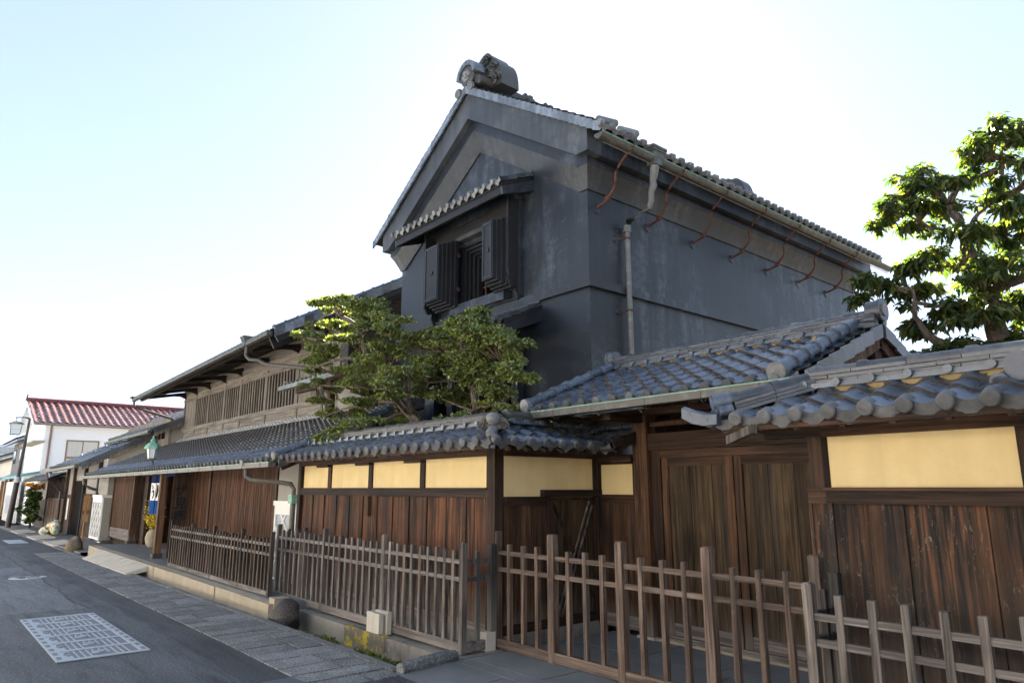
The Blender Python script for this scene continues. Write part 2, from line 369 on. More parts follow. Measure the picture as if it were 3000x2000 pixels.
class FR:      # frame on a wall face: u along, d outwards, z up
    def __init__(s, O, U, D): s.O, s.U, s.D = Vector(O), Vector(U), Vector(D)
    def p(s, u, d, z): return s.O + s.U * u + s.D * d + Vector((0, 0, z))
    def hexa(s, mb, u0, u1, d0, d1, z0, z1):
        return mb.hexa([s.p(u0, d0, z0), s.p(u1, d0, z0), s.p(u1, d1, z0), s.p(u0, d1, z0), s.p(u0, d0, z1), s.p(u1, d0, z1), s.p(u1, d1, z1), s.p(u0, d1, z1)])
    def box(s, name, mat, parent, *a): return s.hexa(MB(), *a).obj(name, mat, parent)
def jit(a): return random.uniform(-a, a)

# ---------------------------------------------------------------- roof tiles
TW = .228
def tile_h(s, H): return H * (.5 + .5 * math.cos(2 * math.pi * s)) ** 1.35
def make_tile(name, W, L, H, t, mat, eave=False, disc=.05, front='tile_lip'):
    if eave and front == 'tile_lip': front = 'tile_front'
    S = [-.13, -.06, 0, .08, .17, .27, .38, .5, .62, .73, .84, .92]
    v = []; f = []; n = len(S)
    for y, lift in ((0, t), (L * 1.08, -.001)):
        for i, q in enumerate(S): v.append((q * W, y, tile_h(q, H) + lift + (.005 if i == 0 else 0)))
    for i in range(n - 1): f.append((i, i + 1, n + i + 1, n + i))
    o = len(v); nf = len(f)
    for i, q in enumerate(S):
        z = tile_h(q, H) + t
        if eave:
            k = max(0, 1 - abs((q - .44) / .36)); zb = -.012 - .056 * (k ** .75 if k > 0 else 0) + (.008 * math.cos((q - .44) * 40) if k > .1 else 0)
            z2 = min(zb, z - .02)
        else: z2 = z - t * .95
        v.append((q * W, -.0015, z)); v.append((q * W, -.0015 + (.004 if eave else 0), z2))
    for i in range(n - 1): f.append((o + 2 * i + 1, o + 2 * i + 3, o + 2 * i + 2, o + 2 * i))
    if eave:
        c = (0.0, H * .45 + t * .5); seg = 14
        for rr, y in ((disc, .05), (disc, -.028), (disc * .82, -.036), (.0001, -.038)):
            o2 = len(v)
            for k in range(seg):
                a = 2 * math.pi * k / seg; v.append((c[0] + rr * math.cos(a), y, c[1] + rr * math.sin(a)))
            if y < .05:
                for k in range(seg): f.append((o2 - seg + k, o2 - seg + (k + 1) % seg, o2 + (k + 1) % seg, o2 + k))
    return mesh_from(name, v, f, mat, True, front, [0] * nf + [1] * (len(f) - nf))
TILE = make_tile('tile', TW, .235, .046, .026, 'tile')
TILE_E = make_tile('eave_tile', TW, .235, .046, .026, 'tile', True)
TILE_OLD = make_tile('tile_old', TW, .235, .046, .026, 'tile_old', front='tile_edge')  # pale front edges put sunlit tile noses into the colour
TILE_EL = make_tile('eave_tile_pale', TW, .235, .046, .026, 'tile', True, .056, front='tile_edge')
TILE_N = make_tile('tile_narrow', .2, .2, .042, .02, 'tile')
TILE_NE = make_tile('eave_tile_narrow', .2, .2, .042, .02, 'tile', True, .045, 'tile_edge')
TILE_NO = make_tile('tile_narrow_old', .2, .2, .042, .02, 'tile_old')
TILE_RED = make_tile('tile_red', .36, .36, .075, .03, 'tile_red')
def frame_m(O, U, V):
    N = U.cross(V); M = Matrix.Identity(4)
    for i in range(3): M[i][0], M[i][1], M[i][2], M[i][3] = U[i], V[i], N[i], O[i]
    return M
class Roof:
    """tiles of one building: the nearest 300 are parts, the rest one joined part"""
    def __init__(s): s.l = []
    def plane(s, O, U, V, nc, nr, W, L, me, mee=None, keep=None, seed_j=.004):
        O, U, V = Vector(O), Vector(U).normalized(), Vector(V).normalized()
        for r in range(nr):
            for c in range(nc):
                u, v = c * W, r * L
                if keep and not keep(u + W * .4, v + L * .5): continue
                m = me(c, r) if callable(me) else me
                if r == 0 and mee: m = mee
                P = O + U * (u + jit(seed_j)) + V * (v + jit(seed_j))
                s.l.append((frame_m(P, U, V) @ Matrix.Rotation(jit(.012), 4, 'Z') @ Matrix.Rotation(jit(.012), 4, 'X') @ Matrix.Translation((0, 0, jit(.002))), m))
    def build(s, parent, limit=295, name='roof_tile'):
        s.l.sort(key=lambda q: (q[0].translation - CAM).length)
        for M, me in s.l[:limit]: inst('eave_tile' if 'eave' in me.name else name, me, parent, M)
        rest = s.l[limit:]; by = {}
        for M, me in rest: by.setdefault(me.name, (me, []))[1].append(M)
        for k, (me, Ms) in by.items():
            v = np.array([tuple(q.co) for q in me.vertices]); fs = [tuple(p.vertices) for p in me.polygons]
            mb = MB(); A = np.concatenate([v @ np.array(M.to_3x3()).T + np.array(M.translation) for M in Ms])
            nv = len(v); c = A.mean(0)
            F2 = [tuple(i + j * nv for i in q) for j in range(len(Ms)) for q in fs]
            m2 = mesh_from('tile_field', A - c, F2, me.materials[0].name, True, me.materials[1].name, [p.material_index for p in me.polygons] * len(Ms))
            o = inst('tile_field', m2, parent, Matrix.Translation(Vector(c))); o['kind'] = 'stuff'
def slab(name, mat, parent, quad, th):     # quad of 4 points, thickness downwards
    q = [Vector(p) for p in quad]; d = Vector((0, 0, -th))
    return MB().hexa([p + d for p in q] + q).obj(name, mat, parent)
def cap_mesh(r, L, mat, name='cap_tile', low=.55, collar=1.22):
    v = []; f = []; seg = 9
    prof = [(0, r * collar), (.055, r * collar), (.07, r), (L * 1.02, r * .97)]
    for x, rr in prof:
        for k in range(seg):
            a = math.pi * (k / (seg - 1)); a2 = -low * .4 + a * (1 + low * .8 / math.pi)
            v.append((x, -rr * math.cos(a2), rr * math.sin(a2)))
    for i in range(len(prof) - 1):
        for k in range(seg - 1): f.append((i * seg + k, i * seg + k + 1, (i + 1) * seg + k + 1, (i + 1) * seg + k))
    f.append(tuple(range(seg)))
    return mesh_from(name, v, f, mat, True)
_capc = {}
def cap_row(parent, A, Bp, r, L, mat, up=(0, 0, 1), name='cap_tile', low=.55, collar=1.22):
    A, Bp = Vector(A), Vector(Bp); D = (Bp - A); n = max(1, round(D.length / L)); LL = D.length / n; d = D.normalized()
    key = (round(r, 3), round(LL, 3), mat, low, collar)
    if key not in _capc: _capc[key] = cap_mesh(r, LL, mat, low=low, collar=collar)
    up = Vector(up); sd = up.cross(d).normalized(); u = d.cross(sd)
    M0 = Matrix.Identity(4)
    for i in range(3): M0[i][0], M0[i][1], M0[i][2] = d[i], sd[i], u[i]
    for i in range(n): inst(name, _capc[key], parent, Matrix.Translation(A + d * (LL * i) + Vector((0, 0, jit(.003)))) @ M0 @ Matrix.Rotation(jit(.012), 4, 'Z'))
def ridge(parent, A, Bp, nl, w, t, mat='tile_ridge', r=.055, seg=.29, caplen=.3, knob=None, knobside=None, taper=.012, base=True):
    """stacked flat ridge tiles with staggered joints, a base course with knobs and round cap tiles"""
    A, Bp = Vector(A), Vector(Bp); D = Bp - A; Ln = D.length; d = D.normalized(); up = Vector((0, 0, 1)); sd = up.cross(d).normalized()
    z = 0
    if base:
        n = max(1, round(Ln / (knob or TW)))
        for i in range(n):
            c = A + d * (Ln * (i + .5) / n) + up * (z + .017)
            m = MB().obox(c, d * (Ln / n / 2 - .002), sd * (w / 2 + .035), up * .017); m.obj('ridge_tile', 'tile', parent)
            if knobside is not None:
                k = A + d * (Ln * i / n) + up * (z + .03); o = Vector(knobside)
                MB().tube([k + o * (w * .3), k + o * (w / 2 + .062)], .027, 10).obj('ridge_knob', 'tile', parent, True)
        z += .034
    for l in range(nl):
        wl = w - taper * l; n = max(2, round(Ln / seg)); off = .5 if l % 2 else 0
        xs = [0.0] + [Ln * (i + off) / n + jit(.03) for i in range(1 if not off else 0, n)] + [Ln]
        xs = sorted(set(x for x in xs if 0 <= x <= Ln))
        for a, b in zip(xs, xs[1:]):
            if b - a < .04: continue
            c = A + d * ((a + b) / 2) + up * (z + t / 2 + jit(.0015)) + sd * jit(.005)
            MB().obox(c, d * ((b - a) / 2 - .0025), sd * wl / 2, up * (t / 2 - .003)).obj('ridge_tile', mat, parent)
        MB().obox(A + d * Ln / 2 + up * (z + t / 2), d * (Ln / 2 - .01), sd * (wl / 2 - .018), up * t * .52).obj('ridge_core', 'tile_old', parent)
        z += t
    cap_row(parent, A + up * (z - .004), Bp + up * (z - .004), r, caplen, mat)
    return z
def scroll(mb, c, ax, up, r, th, out, turns=1.6, sgn=1):
    c, ax, up, out = map(Vector, (c, ax, up, out)); pts = []; rad = []
    for i in range(22):
        q = i / 21; a = sgn * q * turns * 2 * math.pi; rr = r * (1 - .85 * q)
        pts.append(c + (ax * math.cos(a) + up * math.sin(a)) * rr + out * (.012 + .02 * q)); rad.append(th * (1 - .45 * q))
    mb.tube(pts, rad, 6)
def oni(parent, c, face, w, h, th, mat='tile_oni', boss=True, name='ridge_end_tile'):
    """ridge-end ornament: lobed plate, raised rim, scrolls and a round boss; face = outward normal"""
    c, fa = Vector(c), Vector(face).normalized(); up = Vector((0, 0, 1)); ax = up.cross(fa).normalized()
    out = []
    N = 44
    for i in range(N):
        a = math.pi * (i / (N - 1)); k = 1 + .085 * abs(math.sin(a * 3.5)) - .05
        out.append((math.cos(a) * w / 2 * k * (1 + .22 * (1 - math.sin(a)) ** 2), max(0, math.sin(a)) ** .8 * h * k))
    fn = lambda p, q, t: c + ax * p + up * q + fa * t
    mb = MB().prism(out, fn, -th, 0)
    mb.prism([(p * .86, q * .88) for p, q in out], fn, 0, .018); mb.prism([(p * .74, q * .78) for p, q in out], fn, .018, .03)
    for sg in (-1, 1):
        scroll(mb, c + ax * (sg * w * .40) + up * h * .17 + fa * .02, ax, up, w * .16, w * .045, fa, sgn=sg)
        scroll(mb, c + ax * (sg * w * .24) + up * h * .45 + fa * .03, ax, up, w * .11, w * .035, fa, sgn=-sg)
    o = mb.obj(name, mat, parent, True)
    if boss:
        b = MB().ball(c + up * h * .62 + fa * .03, (w * .26, w * .26, w * .24)); b.obj('boss', 'tile_edge', o, True)
    return o
# ================================================================= SETTING
def strip(name, mat, y0, y1, xs, dz, kind='structure'):
    mb = MB(); v = []
    for x in xs: v += [(x, y0, gz(x) + dz), (x, y1, gz(x) + dz)]
    mb.add(v, [(2 * i, 2 * i + 2, 2 * i + 3, 2 * i + 1) for i in range(len(xs) - 1)])
    o = mb.obj(name, mat); o['kind'] = kind; return o
XS = [-900, -300, -120, -70, -46, -40, -34, -28, -22, -16, -12, -8, 12, 60, 900]
strip('ground', 'soil', -900, 900, XS, -.50)
strip('road', 'asphalt', -9, 3.56, XS, 0)
far_pad = strip('pavement', 'concrete', -30, -9, XS, .06)
drain = strip('drain', 'concrete', 3.56, 4.16, [-44, -30, -22, -8, -5.7], -.21)
# stones of the strip between road and drain
strip_base = MB().box(-24.2, -5.72, 2.66, 3.50, -.2, -.19).obj('pavement', 'soil'); struct(strip_base)
x = -23.6
while x < -1.5:
    L = random.uniform(.27, .36); cut = random.choice([.36, .5, .62, 1]) * .8
    for y0, y1 in ([(2.70, 2.70 + cut), (2.70 + cut, 3.47)] if cut < .77 else [(2.70, 3.47)]):
        if x > -5.75 and y1 > 3: continue
        g = .015; xm = x + L / 2; top = gz(xm) + .010 + jit(.003)
        MB().obox((xm, (y0 + y1) / 2, top - .05), (L / 2 - g, jit(.004), gz(x + L) / 2 - gz(x) / 2), (jit(.004), (y1 - y0) / 2 - g, 0), (0, 0, .05)).obj('paving_stone', 'granite', strip_base)
    x += L
x = -44.0
while x < -5.8:
    L = random.uniform(.75, 1.05); L = min(L, -5.78 - x) if x + L > -6.1 else L
    xm = x + L / 2
    MB().obox((xm, 3.525, gz(xm) - .17), (L / 2 - .006, 0, gz(x + L) / 2 - gz(x) / 2), (0, .045, 0), (0, 0, .186 + jit(.003))).obj('kerb_stone', 'granite', strip_base)
    x += L
# far wall of the drain: kerb stones, ledge behind, moss on the floor
ledge = MB().box(-9.5, -5.82, 4.22, 5.0, -.3, -.012).obj('wall_ledge', 'concrete'); struct(ledge)
for a, b, m in ((-9.45, -8.02, 'concrete'), (-8.01, -7.08, 'lichen'), (-7.07, -5.84, 'concrete')):
    B('kerb_stone', m, ledge, a, b, 4.14, 4.218, -.32, .006 + jit(.004))
def leaves(mb_v, mb_f, P, N, ln, wd, fold=.25):
    """folded leaf at each point P, facing N"""
    n = len(P); N = N / np.linalg.norm(N, axis=1, keepdims=True)
    A = rng.normal(size=(n, 3)); A -= (A * N).sum(1, keepdims=True) * N; A /= np.linalg.norm(A, axis=1, keepdims=True)
    Bv = np.cross(N, A); l = (ln * rng.uniform(.7, 1.25, n))[:, None]; w = (wd * rng.uniform(.75, 1.2, n))[:, None]
    v = np.stack([P, P + A * l * .5 + Bv * w + N * w * fold, P + A * l, P + A * l * .5 - Bv * w + N * w * fold], 1).reshape(-1, 3)
    o = sum(len(q) for q in mb_v); idx = np.arange(n)[:, None] * 4 + o
    mb_v.append(v); mb_f.append(np.concatenate([idx + np.array([[0, 1, 2]]), idx + np.array([[0, 2, 3]])]))
def leaf_obj(name, V, Fc, mat, parent, kind=None):
    V = np.concatenate(V); Fc = np.concatenate(Fc); c = V.mean(0)
    me = bpy.data.meshes.new(name); me.from_pydata((V - c).tolist(), [], Fc.tolist()); me.materials.append(MAT[mat])
    o = inst(name, me, parent, Matrix.Translation(Vector(c)))
    if kind: o['kind'] = kind
    return o
V, Fc = [], []
n = 9000; P = np.stack([rng.uniform(-9.2, -5.9, n), 3.62 + rng.uniform(0, 1, n) ** 1.6 * .5, np.full(n, -.215)], 1)
cl = np.sin(P[:, 0] * 5.1) + np.sin(P[:, 0] * 2.3 + P[:, 1] * 9); P = P[cl > -.35]
leaves(V, Fc, P, rng.normal(size=P.shape) * .6 + [0, 0, .2], .075, .014)
tag(leaf_obj('moss', V, Fc, 'moss', None, 'stuff'), 'green moss and weeds growing in the open stone drain', 'moss')
V, Fc = [], []
for X_, Y_, Z_, n_, ax_ in ((-8.4, 4.79, 2.265, 900, 0), (-5.80, 5.6, 2.24, 300, 1), (-1.9, 4.795, 2.262, 160, 0)):
    P = np.stack([rng.normal(size=n_) * (1.5 if ax_ == 0 else .03) + X_, rng.normal(size=n_) * (.02 if ax_ == 0 else .45) + Y_, np.full(n_, Z_) + rng.uniform(-.01, .012, n_)], 1)
    P = P[np.sin(P[:, ax_] * 27) + np.sin(P[:, ax_] * 9.3) > .55]; leaves(V, Fc, P, rng.normal(size=P.shape) + [0, -.3, .8], .022, .007)
tag(leaf_obj('moss', V, Fc, 'moss', None, 'stuff'), 'moss tufts growing under the ridges of the wall copings', 'moss')
# platform in front of the long house, edge stones, ramp slabs
plat = MB().box(-22.3, -9.52, 3.97, 5.3, -.4, .085).obj('pavement', 'stone_slab'); struct(plat)
xe = [-22.3, -20.6, -19.3, -17.4, -15.5, -14.1, -12.9, -11.75, -10.65, -9.52]
for a, b in zip(xe, xe[1:]): B('step_stone', 'stone_step', plat, a + .012, b - .012, 3.80 + jit(.008), 3.962, -.30, .092 + jit(.002))
for i in range(7):
    B('floor_slab', 'stone_slab', plat, -22.2 + i * 1.8 + .01, -22.2 + (i + 1) * 1.8 - .01, 3.98, 4.9, .07, .093 + jit(.001))
ramp = thing('entrance_ramp', 'ramp of worn pale stone slabs from road to shop entrance', 'ramp', (-18.3, 3.6, -.1))
for i in range(9):
    a = -20.6 + i * .53; MB().hexa([(a, 3.40, gz(a) - .02), (a + .49, 3.40, gz(a) - .02), (a + .49, 3.80, -.02), (a, 3.80, -.02), (a, 3.40, gz(a) + .03), (a + .49, 3.40, gz(a) + .03 + jit(.01)), (a + .49, 3.80, .085 + jit(.008)), (a, 3.80, .085 + jit(.004))]).obj('slab', 'concrete_pale', ramp)
# pavement before the next house
walk = MB().add([(-46, 3.62, gz(-46) + .05), (-22.32, 3.62, gz(-22) + .05), (-22.32, 5.2, gz(-22) + .05), (-46, 5.2, gz(-46) + .05), (-46, 3.62, gz(-46) - .3), (-22.32, 3.62, gz(-22) - .3)], [(0, 1, 2, 3), (4, 5, 1, 0)]).obj('pavement', 'stone_slab'); struct(walk)
for a, b in ((-28.5, -26.2), (-33, -30.5), (-39, -36)):
    MB().hexa([(a, 3.5, gz(a) + .0), (b, 3.5, gz(b) + .0), (b, 4.1, gz(b) + .04), (a, 4.1, gz(a) + .04), (a, 3.5, gz(a) + .055), (b, 3.5, gz(b) + .055), (b, 4.1, gz(b) + .1), (a, 4.1, gz(a) + .1)]).obj('drain_lid', 'concrete_pale', walk)
# slabs of the forecourt before and behind the gate fence
court = MB().box(-5.76, 12, 3.3, 6.9, -.3, -.02).obj('forecourt', 'soil'); struct(court)
y = 2.72; rows = [2.72, 3.45, 4.12, 4.30, 4.95, 5.62, 6.36]
for r0, r1 in zip(rows, rows[1:]):
    x = -5.74 if r0 > 2.8 else -5.0
    x += random.uniform(-.0, .0)
    while x < 3:
        L = random.uniform(.75, 1.05) if r1 - r0 > .3 else 1.4
        B('paving_slab', 'stone_slab', court, x + .008, x + L - .008, r0 + .008, r1 - .008, -.08, .004 + jit(.003)); x += L
struct(MB().box(-45, -6.0, 5.05, 40, -.3, .02).obj('garden_soil', 'soil')); struct(MB().box(-5.99, 14, 6.62, 40, -.3, .02).obj('garden_soil', 'soil'))

# ================================================================= ROAD FURNITURE
gr = thing('drain_grate', 'pale galvanised street grating of six bays set in the asphalt', 'grate', (-9.6, 1.63, gz(-9.6)))
A0, A1, G0, G1 = -11.05, -8.1, 1.255, 2.0
gzz = lambda x: gz(x) + .006
def gbox(a, b, c, d, z0, z1): return MB().hexa([(a, c, gz(a) + z0), (b, c, gz(b) + z0), (b, d, gz(b) + z0), (a, d, gz(a) + z0), (a, c, gz(a) + z1), (b, c, gz(b) + z1), (b, d, gz(b) + z1), (a, d, gz(a) + z1)])
gbox(A0, A1, G0, G1, .002, .006).obj('panel_plate', 'grate_dark', gr)
for q in ((A0 - .03, A1 + .03, G0 - .03, G0 + .055), (A0 - .03, A1 + .03, G1 - .05, G1 + .03)): gbox(*q, .004, .014).obj('frame_rail', 'steel_pale', gr)
for q in ((A0 - .03, A0 + .04, G0 + .056, G1 - .051), (A1 - .04, A1 + .03, G0 + .056, G1 - .051)): gbox(*q, .004, .014).obj('frame_rail', 'steel_pale', gr)
bw = (A1 - A0) / 6
for i in range(6):
    a = A0 + i * bw
    if i: gbox(a - .035, a + .035, G0 + .056, G1 - .051, .004, .0135).obj('cross_bar', 'steel_pale', gr)
    gbox(a + .06, a + bw - .06, G0 + .056, G0 + .13, .004, .012).obj('end_plate', 'steel_pale', gr)
    for j in range(9): gbox(a + .045, a + bw * (.62 if 3 <= j <= 5 else .93), G0 + .165 + j * .055, G0 + .176 + j * .055, .004, .011).obj('bar', 'steel_pale', gr)
    m = MB()
    cx, cy = a + bw * .5, G0 + .36
    m.tube([(cx + math.cos(t) * .05, cy + math.sin(t) * .05, gz(cx) + .011) for t in np.linspace(0, 2 * math.pi, 13)], .008, 5); m.ball((cx, cy, gz(cx) + .009), (.03, .03, .006), 8, 4)
    m.obj('emblem', 'steel_pale', gr)
    m = MB(); tx, ty = a + bw * .45, G0 + .10        # cast mark at the end of each bay
    m.tube([(tx + math.cos(t) * .07, ty + math.sin(t) * .028, gz(tx) + .014) for t in np.linspace(0, 2 * math.pi, 13)], .007, 5); m.box(tx - .1, tx + .1, ty - .004, ty + .004, gz(tx) + .012, gz(tx) + .016); m.obj('cast_mark', 'grate_dark', gr)
    for j in range(2): gbox(a + .06 + j * bw / 2, a + .06 + j * bw / 2 + .13, G0 - .012, G0 + .03, .014, .016).obj('edge_slot', 'grate_dark', gr)
    for j in range(2): gbox(a + .06 + j * bw / 2, a + .06 + j * bw / 2 + .13, G1 - .025, G1 + .012, .014, .016).obj('edge_slot', 'grate_dark', gr)
def disc_mb(cx, cy, r, z0, z1, seg=32):
    return MB().prism([(math.cos(2 * math.pi * k / seg) * r, math.sin(2 * math.pi * k / seg) * r) for k in range(seg)], lambda p, q, t: (cx + p, cy + q, gz(cx + p) + t), z0, z1)
mh = thing('manhole_cover', 'round pale cast manhole cover in the asphalt road', 'manhole cover', (-16.7, 1.68, gz(-16.7)))
disc_mb(-16.7, 1.88, .31, .002, .008).obj('ring', 'steel_pale', mh); disc_mb(-16.7, 1.88, .27, .008, .010).obj('lid', 'steel_pale', mh)
m = MB()
for k in range(8): a = k * math.pi / 4; m.tube([(-16.7 + math.cos(a) * .06, 1.88 + math.sin(a) * .06, gz(-16.7) + .010), (-16.7 + math.cos(a) * .2, 1.88 + math.sin(a) * .2, gz(-16.7) + .010)], .02, 6)
m.obj('relief', 'grate_dark', mh)
hx = thing('hatch_cover', 'pale rectangular hatch plate set in the asphalt further along the road', 'hatch', (-30, 2.8, gz(-30)))
gbox(-31.4, -29.0, 2.62, 2.92, .003, .012).obj('plate', 'steel_pale', hx); gbox(-31.4, -29.0, 2.94, 3.16, .003, .012).obj('plate', 'steel_pale', hx)
g2 = thing('drain_grate', 'dark slotted iron grating at the edge of the stone paving strip', 'grate', (-6.0, 2.5, 0))
gbox(-6.15, -5.25, 2.42, 2.72, .002, .006).obj('panel_plate', 'dark_metal', g2)
for j in range(22): gbox(-6.13 + j * .04, -6.112 + j * .04, 2.44, 2.70, .006, .016).obj('bar', 'grate_dark', g2)

def rock(name, c, r, mat, label, seed, flat=.0):
    mb = MB().ball((0, 0, 0), 1, 22, 14); g = np.random.default_rng(seed); K = g.normal(size=(7, 3)); ph = g.uniform(0, 6, 7)
    for i, p in enumerate(mb.v):
        d = sum(math.sin(k[0] * p.x * 1.6 + k[1] * p.y * 1.6 + k[2] * p.z * 1.6 + h) for k, h in zip(K, ph)) * .035
        pl = min([1.0] + [.82 / max(.01, p.dot(Vector(k).normalized())) if p.dot(Vector(k).normalized()) > .82 else 1 for k in K])
        mb.v[i] = Vector((p.x * r[0], p.y * r[1], p.z * r[2])) * (1 + d) * pl + Vector(c)
    return tag(mb.obj(name, mat, None, True), label, 'boulder')
rock('boulder', (-9.12, 3.86, -.02), (.26, .22, .22), 'rock_dark', 'dark brown boulder wedged in the drain beside the stone step', 5)
rock('boulder', (-23.6, 3.66, -.02), (.36, .24, .30), 'rock_tan', 'tan boulder standing at the drain beside wooden signpost', 9)
bar = MB()
pts = [(-5.70, 3.50, .03), (-5.73, 3.7, .035), (-5.78, 3.95, .03), (-5.84, 4.20, .02)]
bar.tube(pts, [.055, .066, .068, .055], 8); tag(bar.obj('stone_bar', 'granite', None, True), 'rough stone bar closing the end of the mossy drain', 'stone')
blk = thing('stone_block', 'pale grooved stone block leaning on the picket fence sill', 'block', (-7.35, 4.27, 0))
m = MB().box(-7.53, -7.385, 4.16, 4.215, 0, .225); m.obj('slab', 'concrete_pale', blk); MB().box(-7.38, -7.25, 4.16, 4.215, 0, .222).obj('slab', 'concrete_pale', blk)
MB().box(-7.50, -7.22, 4.25, 4.305, 0, .235).obj('slab', 'concrete_pale', blk); MB().box(-7.49, -7.27, 4.215, 4.25, 0, .2).obj('core', 'plaster_grey', blk)
tag(B('footing_stone', 'concrete_pale', None, -5.99, -5.89, 4.62, 4.74, -.02, .17), 'small square pale footing stone under the corner post', 'stone')
tag(B('footing_stone', 'stone_step', None, -9.68, -9.50, 3.86, 4.06, -.1, .16), 'small square mossy stone at the end of the step', 'stone')

# ================================================================= FENCES
def fence(name, label, y, posts, npick, ztop, zp, rails, bot, wp, wk, mats, ret=None, rr=.034, off=0):
    t = thing(name, label, 'fence', ((posts[0] + posts[-1]) / 2, y, 0), None)
    base = bot[0]
    def pk(nm, x, yy, w, zt, mat):
        o = MB().post(0, 0, w, 0, zt - bot[1] + .02, c=.005).obj(nm, mat, None)
        return o
    for i, x in enumerate(posts):
        o = MB().post(x, y, wp, bot[0], ztop + jit(.01), c=.008).obj('post', mats[0], t)
        if i < len(posts) - 1:
            k = npick[i] if isinstance(npick, list) else npick; st = (posts[i + 1] - x) / (k + 1)
            for j in range(1, k + 1):
                xx = x + st * j + jit(.006); h = zp + jit(.012); tl = jit(.006)
                MB().post(xx, y, wk, bot[1] - .02, h, c=.003).obj('picket', mats[0], t).rotation_euler = (jit(.006), tl, jit(.05))
    for z in rails:
        for a, b in zip(posts, posts[1:]):
            B('rail', mats[1], t, a + wp / 2 - .002, b - wp / 2 + .002, y - rr / 2 + off, y + rr / 2 + off, z - .021, z + .021)
    for a, b in zip(posts, posts[1:]):
        B('sill_rail', mats[1], t, a + wp / 2 - .001, b - wp / 2 + .001, y - wk * .75, y + wk * .75, bot[0] + .015, bot[1])
    if ret:
        for xx, pts, zt in ret:
            for (yy, w, h) in pts: MB().post(xx + jit(.004), yy, w, bot[0] + .03, h, c=.006).obj('post' if w > .05 else 'picket', mats[2], t)
            y1 = pts[-1][0]
            for z in rails: B('rail', mats[2], t, xx - rr / 2, xx + rr / 2, y + wp / 2, y1 - .01, z - .02, z + .02)
            B('sill_rail', mats[1], t, xx - .03, xx + .03, y + wp / 2, y1 + .03, bot[0] + .01, bot[1] - .003)
    return t
fence('picket_fence', 'weathered grey picket fence in front of the brown board wall beside the drain', 4.35, [-10.68, -9.10, -7.51, -5.93], 9, 1.06, .985, (.87, .70), (.0, .105), .06, .043, ('wood_fence', 'wood_fence_h', 'wood_fence_y'),
      ret=[(-5.93, [(4.53, .04, .97), (4.72, .07, 1.03)], 0), (-10.68, [(4.5, .04, .99), (4.64, .045, .99), (4.76, .05, 1.0)], 0)])
fence('picket_fence', 'brown open picket fence across the gate forecourt with taller posts', 4.8, [-5.95, -5.09, -4.22, -3.33, -2.46], 3, 1.155, 1.02, (.94, .775), (-.005, .10), .078, .044, ('wood_fence2', 'wood_fence2_h', 'wood_fence2'))
fence('picket_fence', 'silver grey picket fence before the wide dark board wall', 4.35, [-2.29, -.40, 1.4], 9, 1.02, .96, (.83, .68), (.0, .10), .062, .046, ('wood_fence', 'wood_fence_h', 'wood_fence_y'),
      ret=[(-2.29, [(4.54, .036, .97), (4.70, .06, 1.06)], 0)])
fence('picket_fence', 'dark brown close picket fence on the stone step before the lattice', 4.06, [-15.42, -14.05, -12.79, -11.42, -10.22], [8, 8, 8, 7], .975, .885, (.80, .665), (.085, .165), .055, .045, ('wood_fence0', 'wood_fence_h', 'wood_fence0'))

# ================================================================= GARDEN WALLS
def wall_roof(t, O, U, V, D, nc, nr, run_pts, keep=None, W=TW, extra=None):
    pass
SL = .40; cS, sS = 1 / math.hypot(1, SL), SL / math.hypot(1, SL)
def wall_panel(t, fr, u0, u1, studs, boards, zb0, bmat, top=1.95, beam=(1.50, 1.585), ledge=True, studw=.10, plast='plaster_yellow', proud=None):
    x = u0; k = 0
    bw = (u1 - u0) / boards
    for i in range(boards):
        d = (.010 if i % 2 else .0) + random.uniform(0, .004) + (proud or 0)
        a, b = u0 + bw * i, u0 + bw * (i + 1)
        o = fr.box('board', bmat, t, a + .003, b - .003, -.03, d, zb0, beam[0] - .0)
    fr.box('beam', 'wood_dark_h', t, u0 - .02, u1 + .02, -.04, .045, beam[0], beam[1])
    if ledge: fr.box('ledge', 'wood_dark_h', t, u0 - .03, u1 + .03, -.04, .066, beam[1], beam[1] + .022)
    zs = [u0] + studs + [u1]; z0 = beam[1] + (.022 if ledge else 0)
    for a, b in zip(zs, zs[1:]):
        fr.box('plaster_panel', plast, t, a + (studw / 2 if a != u0 else 0), b - (studw / 2 if b != u1 else 0), -.05, .0, z0, top)
    for a in studs: fr.box('stud', 'wood_dark', t, a - studw / 2, a + studw / 2, -.05, .022, z0, top)
    fr.box('top_plate', 'wood_dark_h', t, u0 - .02, u1 + .02, -.06, .05, top, top + .075)
    fr.box('base_sill', 'wood_fence_h', t, u0, u1, -.05, .02, zb0 - .09, zb0)
    fr.box('base_stone', 'concrete', t, u0, u1, -.06, .035, -.05, zb0 - .09)
def rafters(t, fr, us, y_in, y_out, z_in, z_out, w=.035, h=.04, mat='wood_dark_d'):
    for u in us:
        a = fr.p(u, y_in, z_in - h / 2); b = fr.p(u, y_out, z_out - h / 2); MB().beam(a, b, w, h).obj('rafter', mat, t)
EZ = 2.055   # eave height of the wall roofs (top of deck)
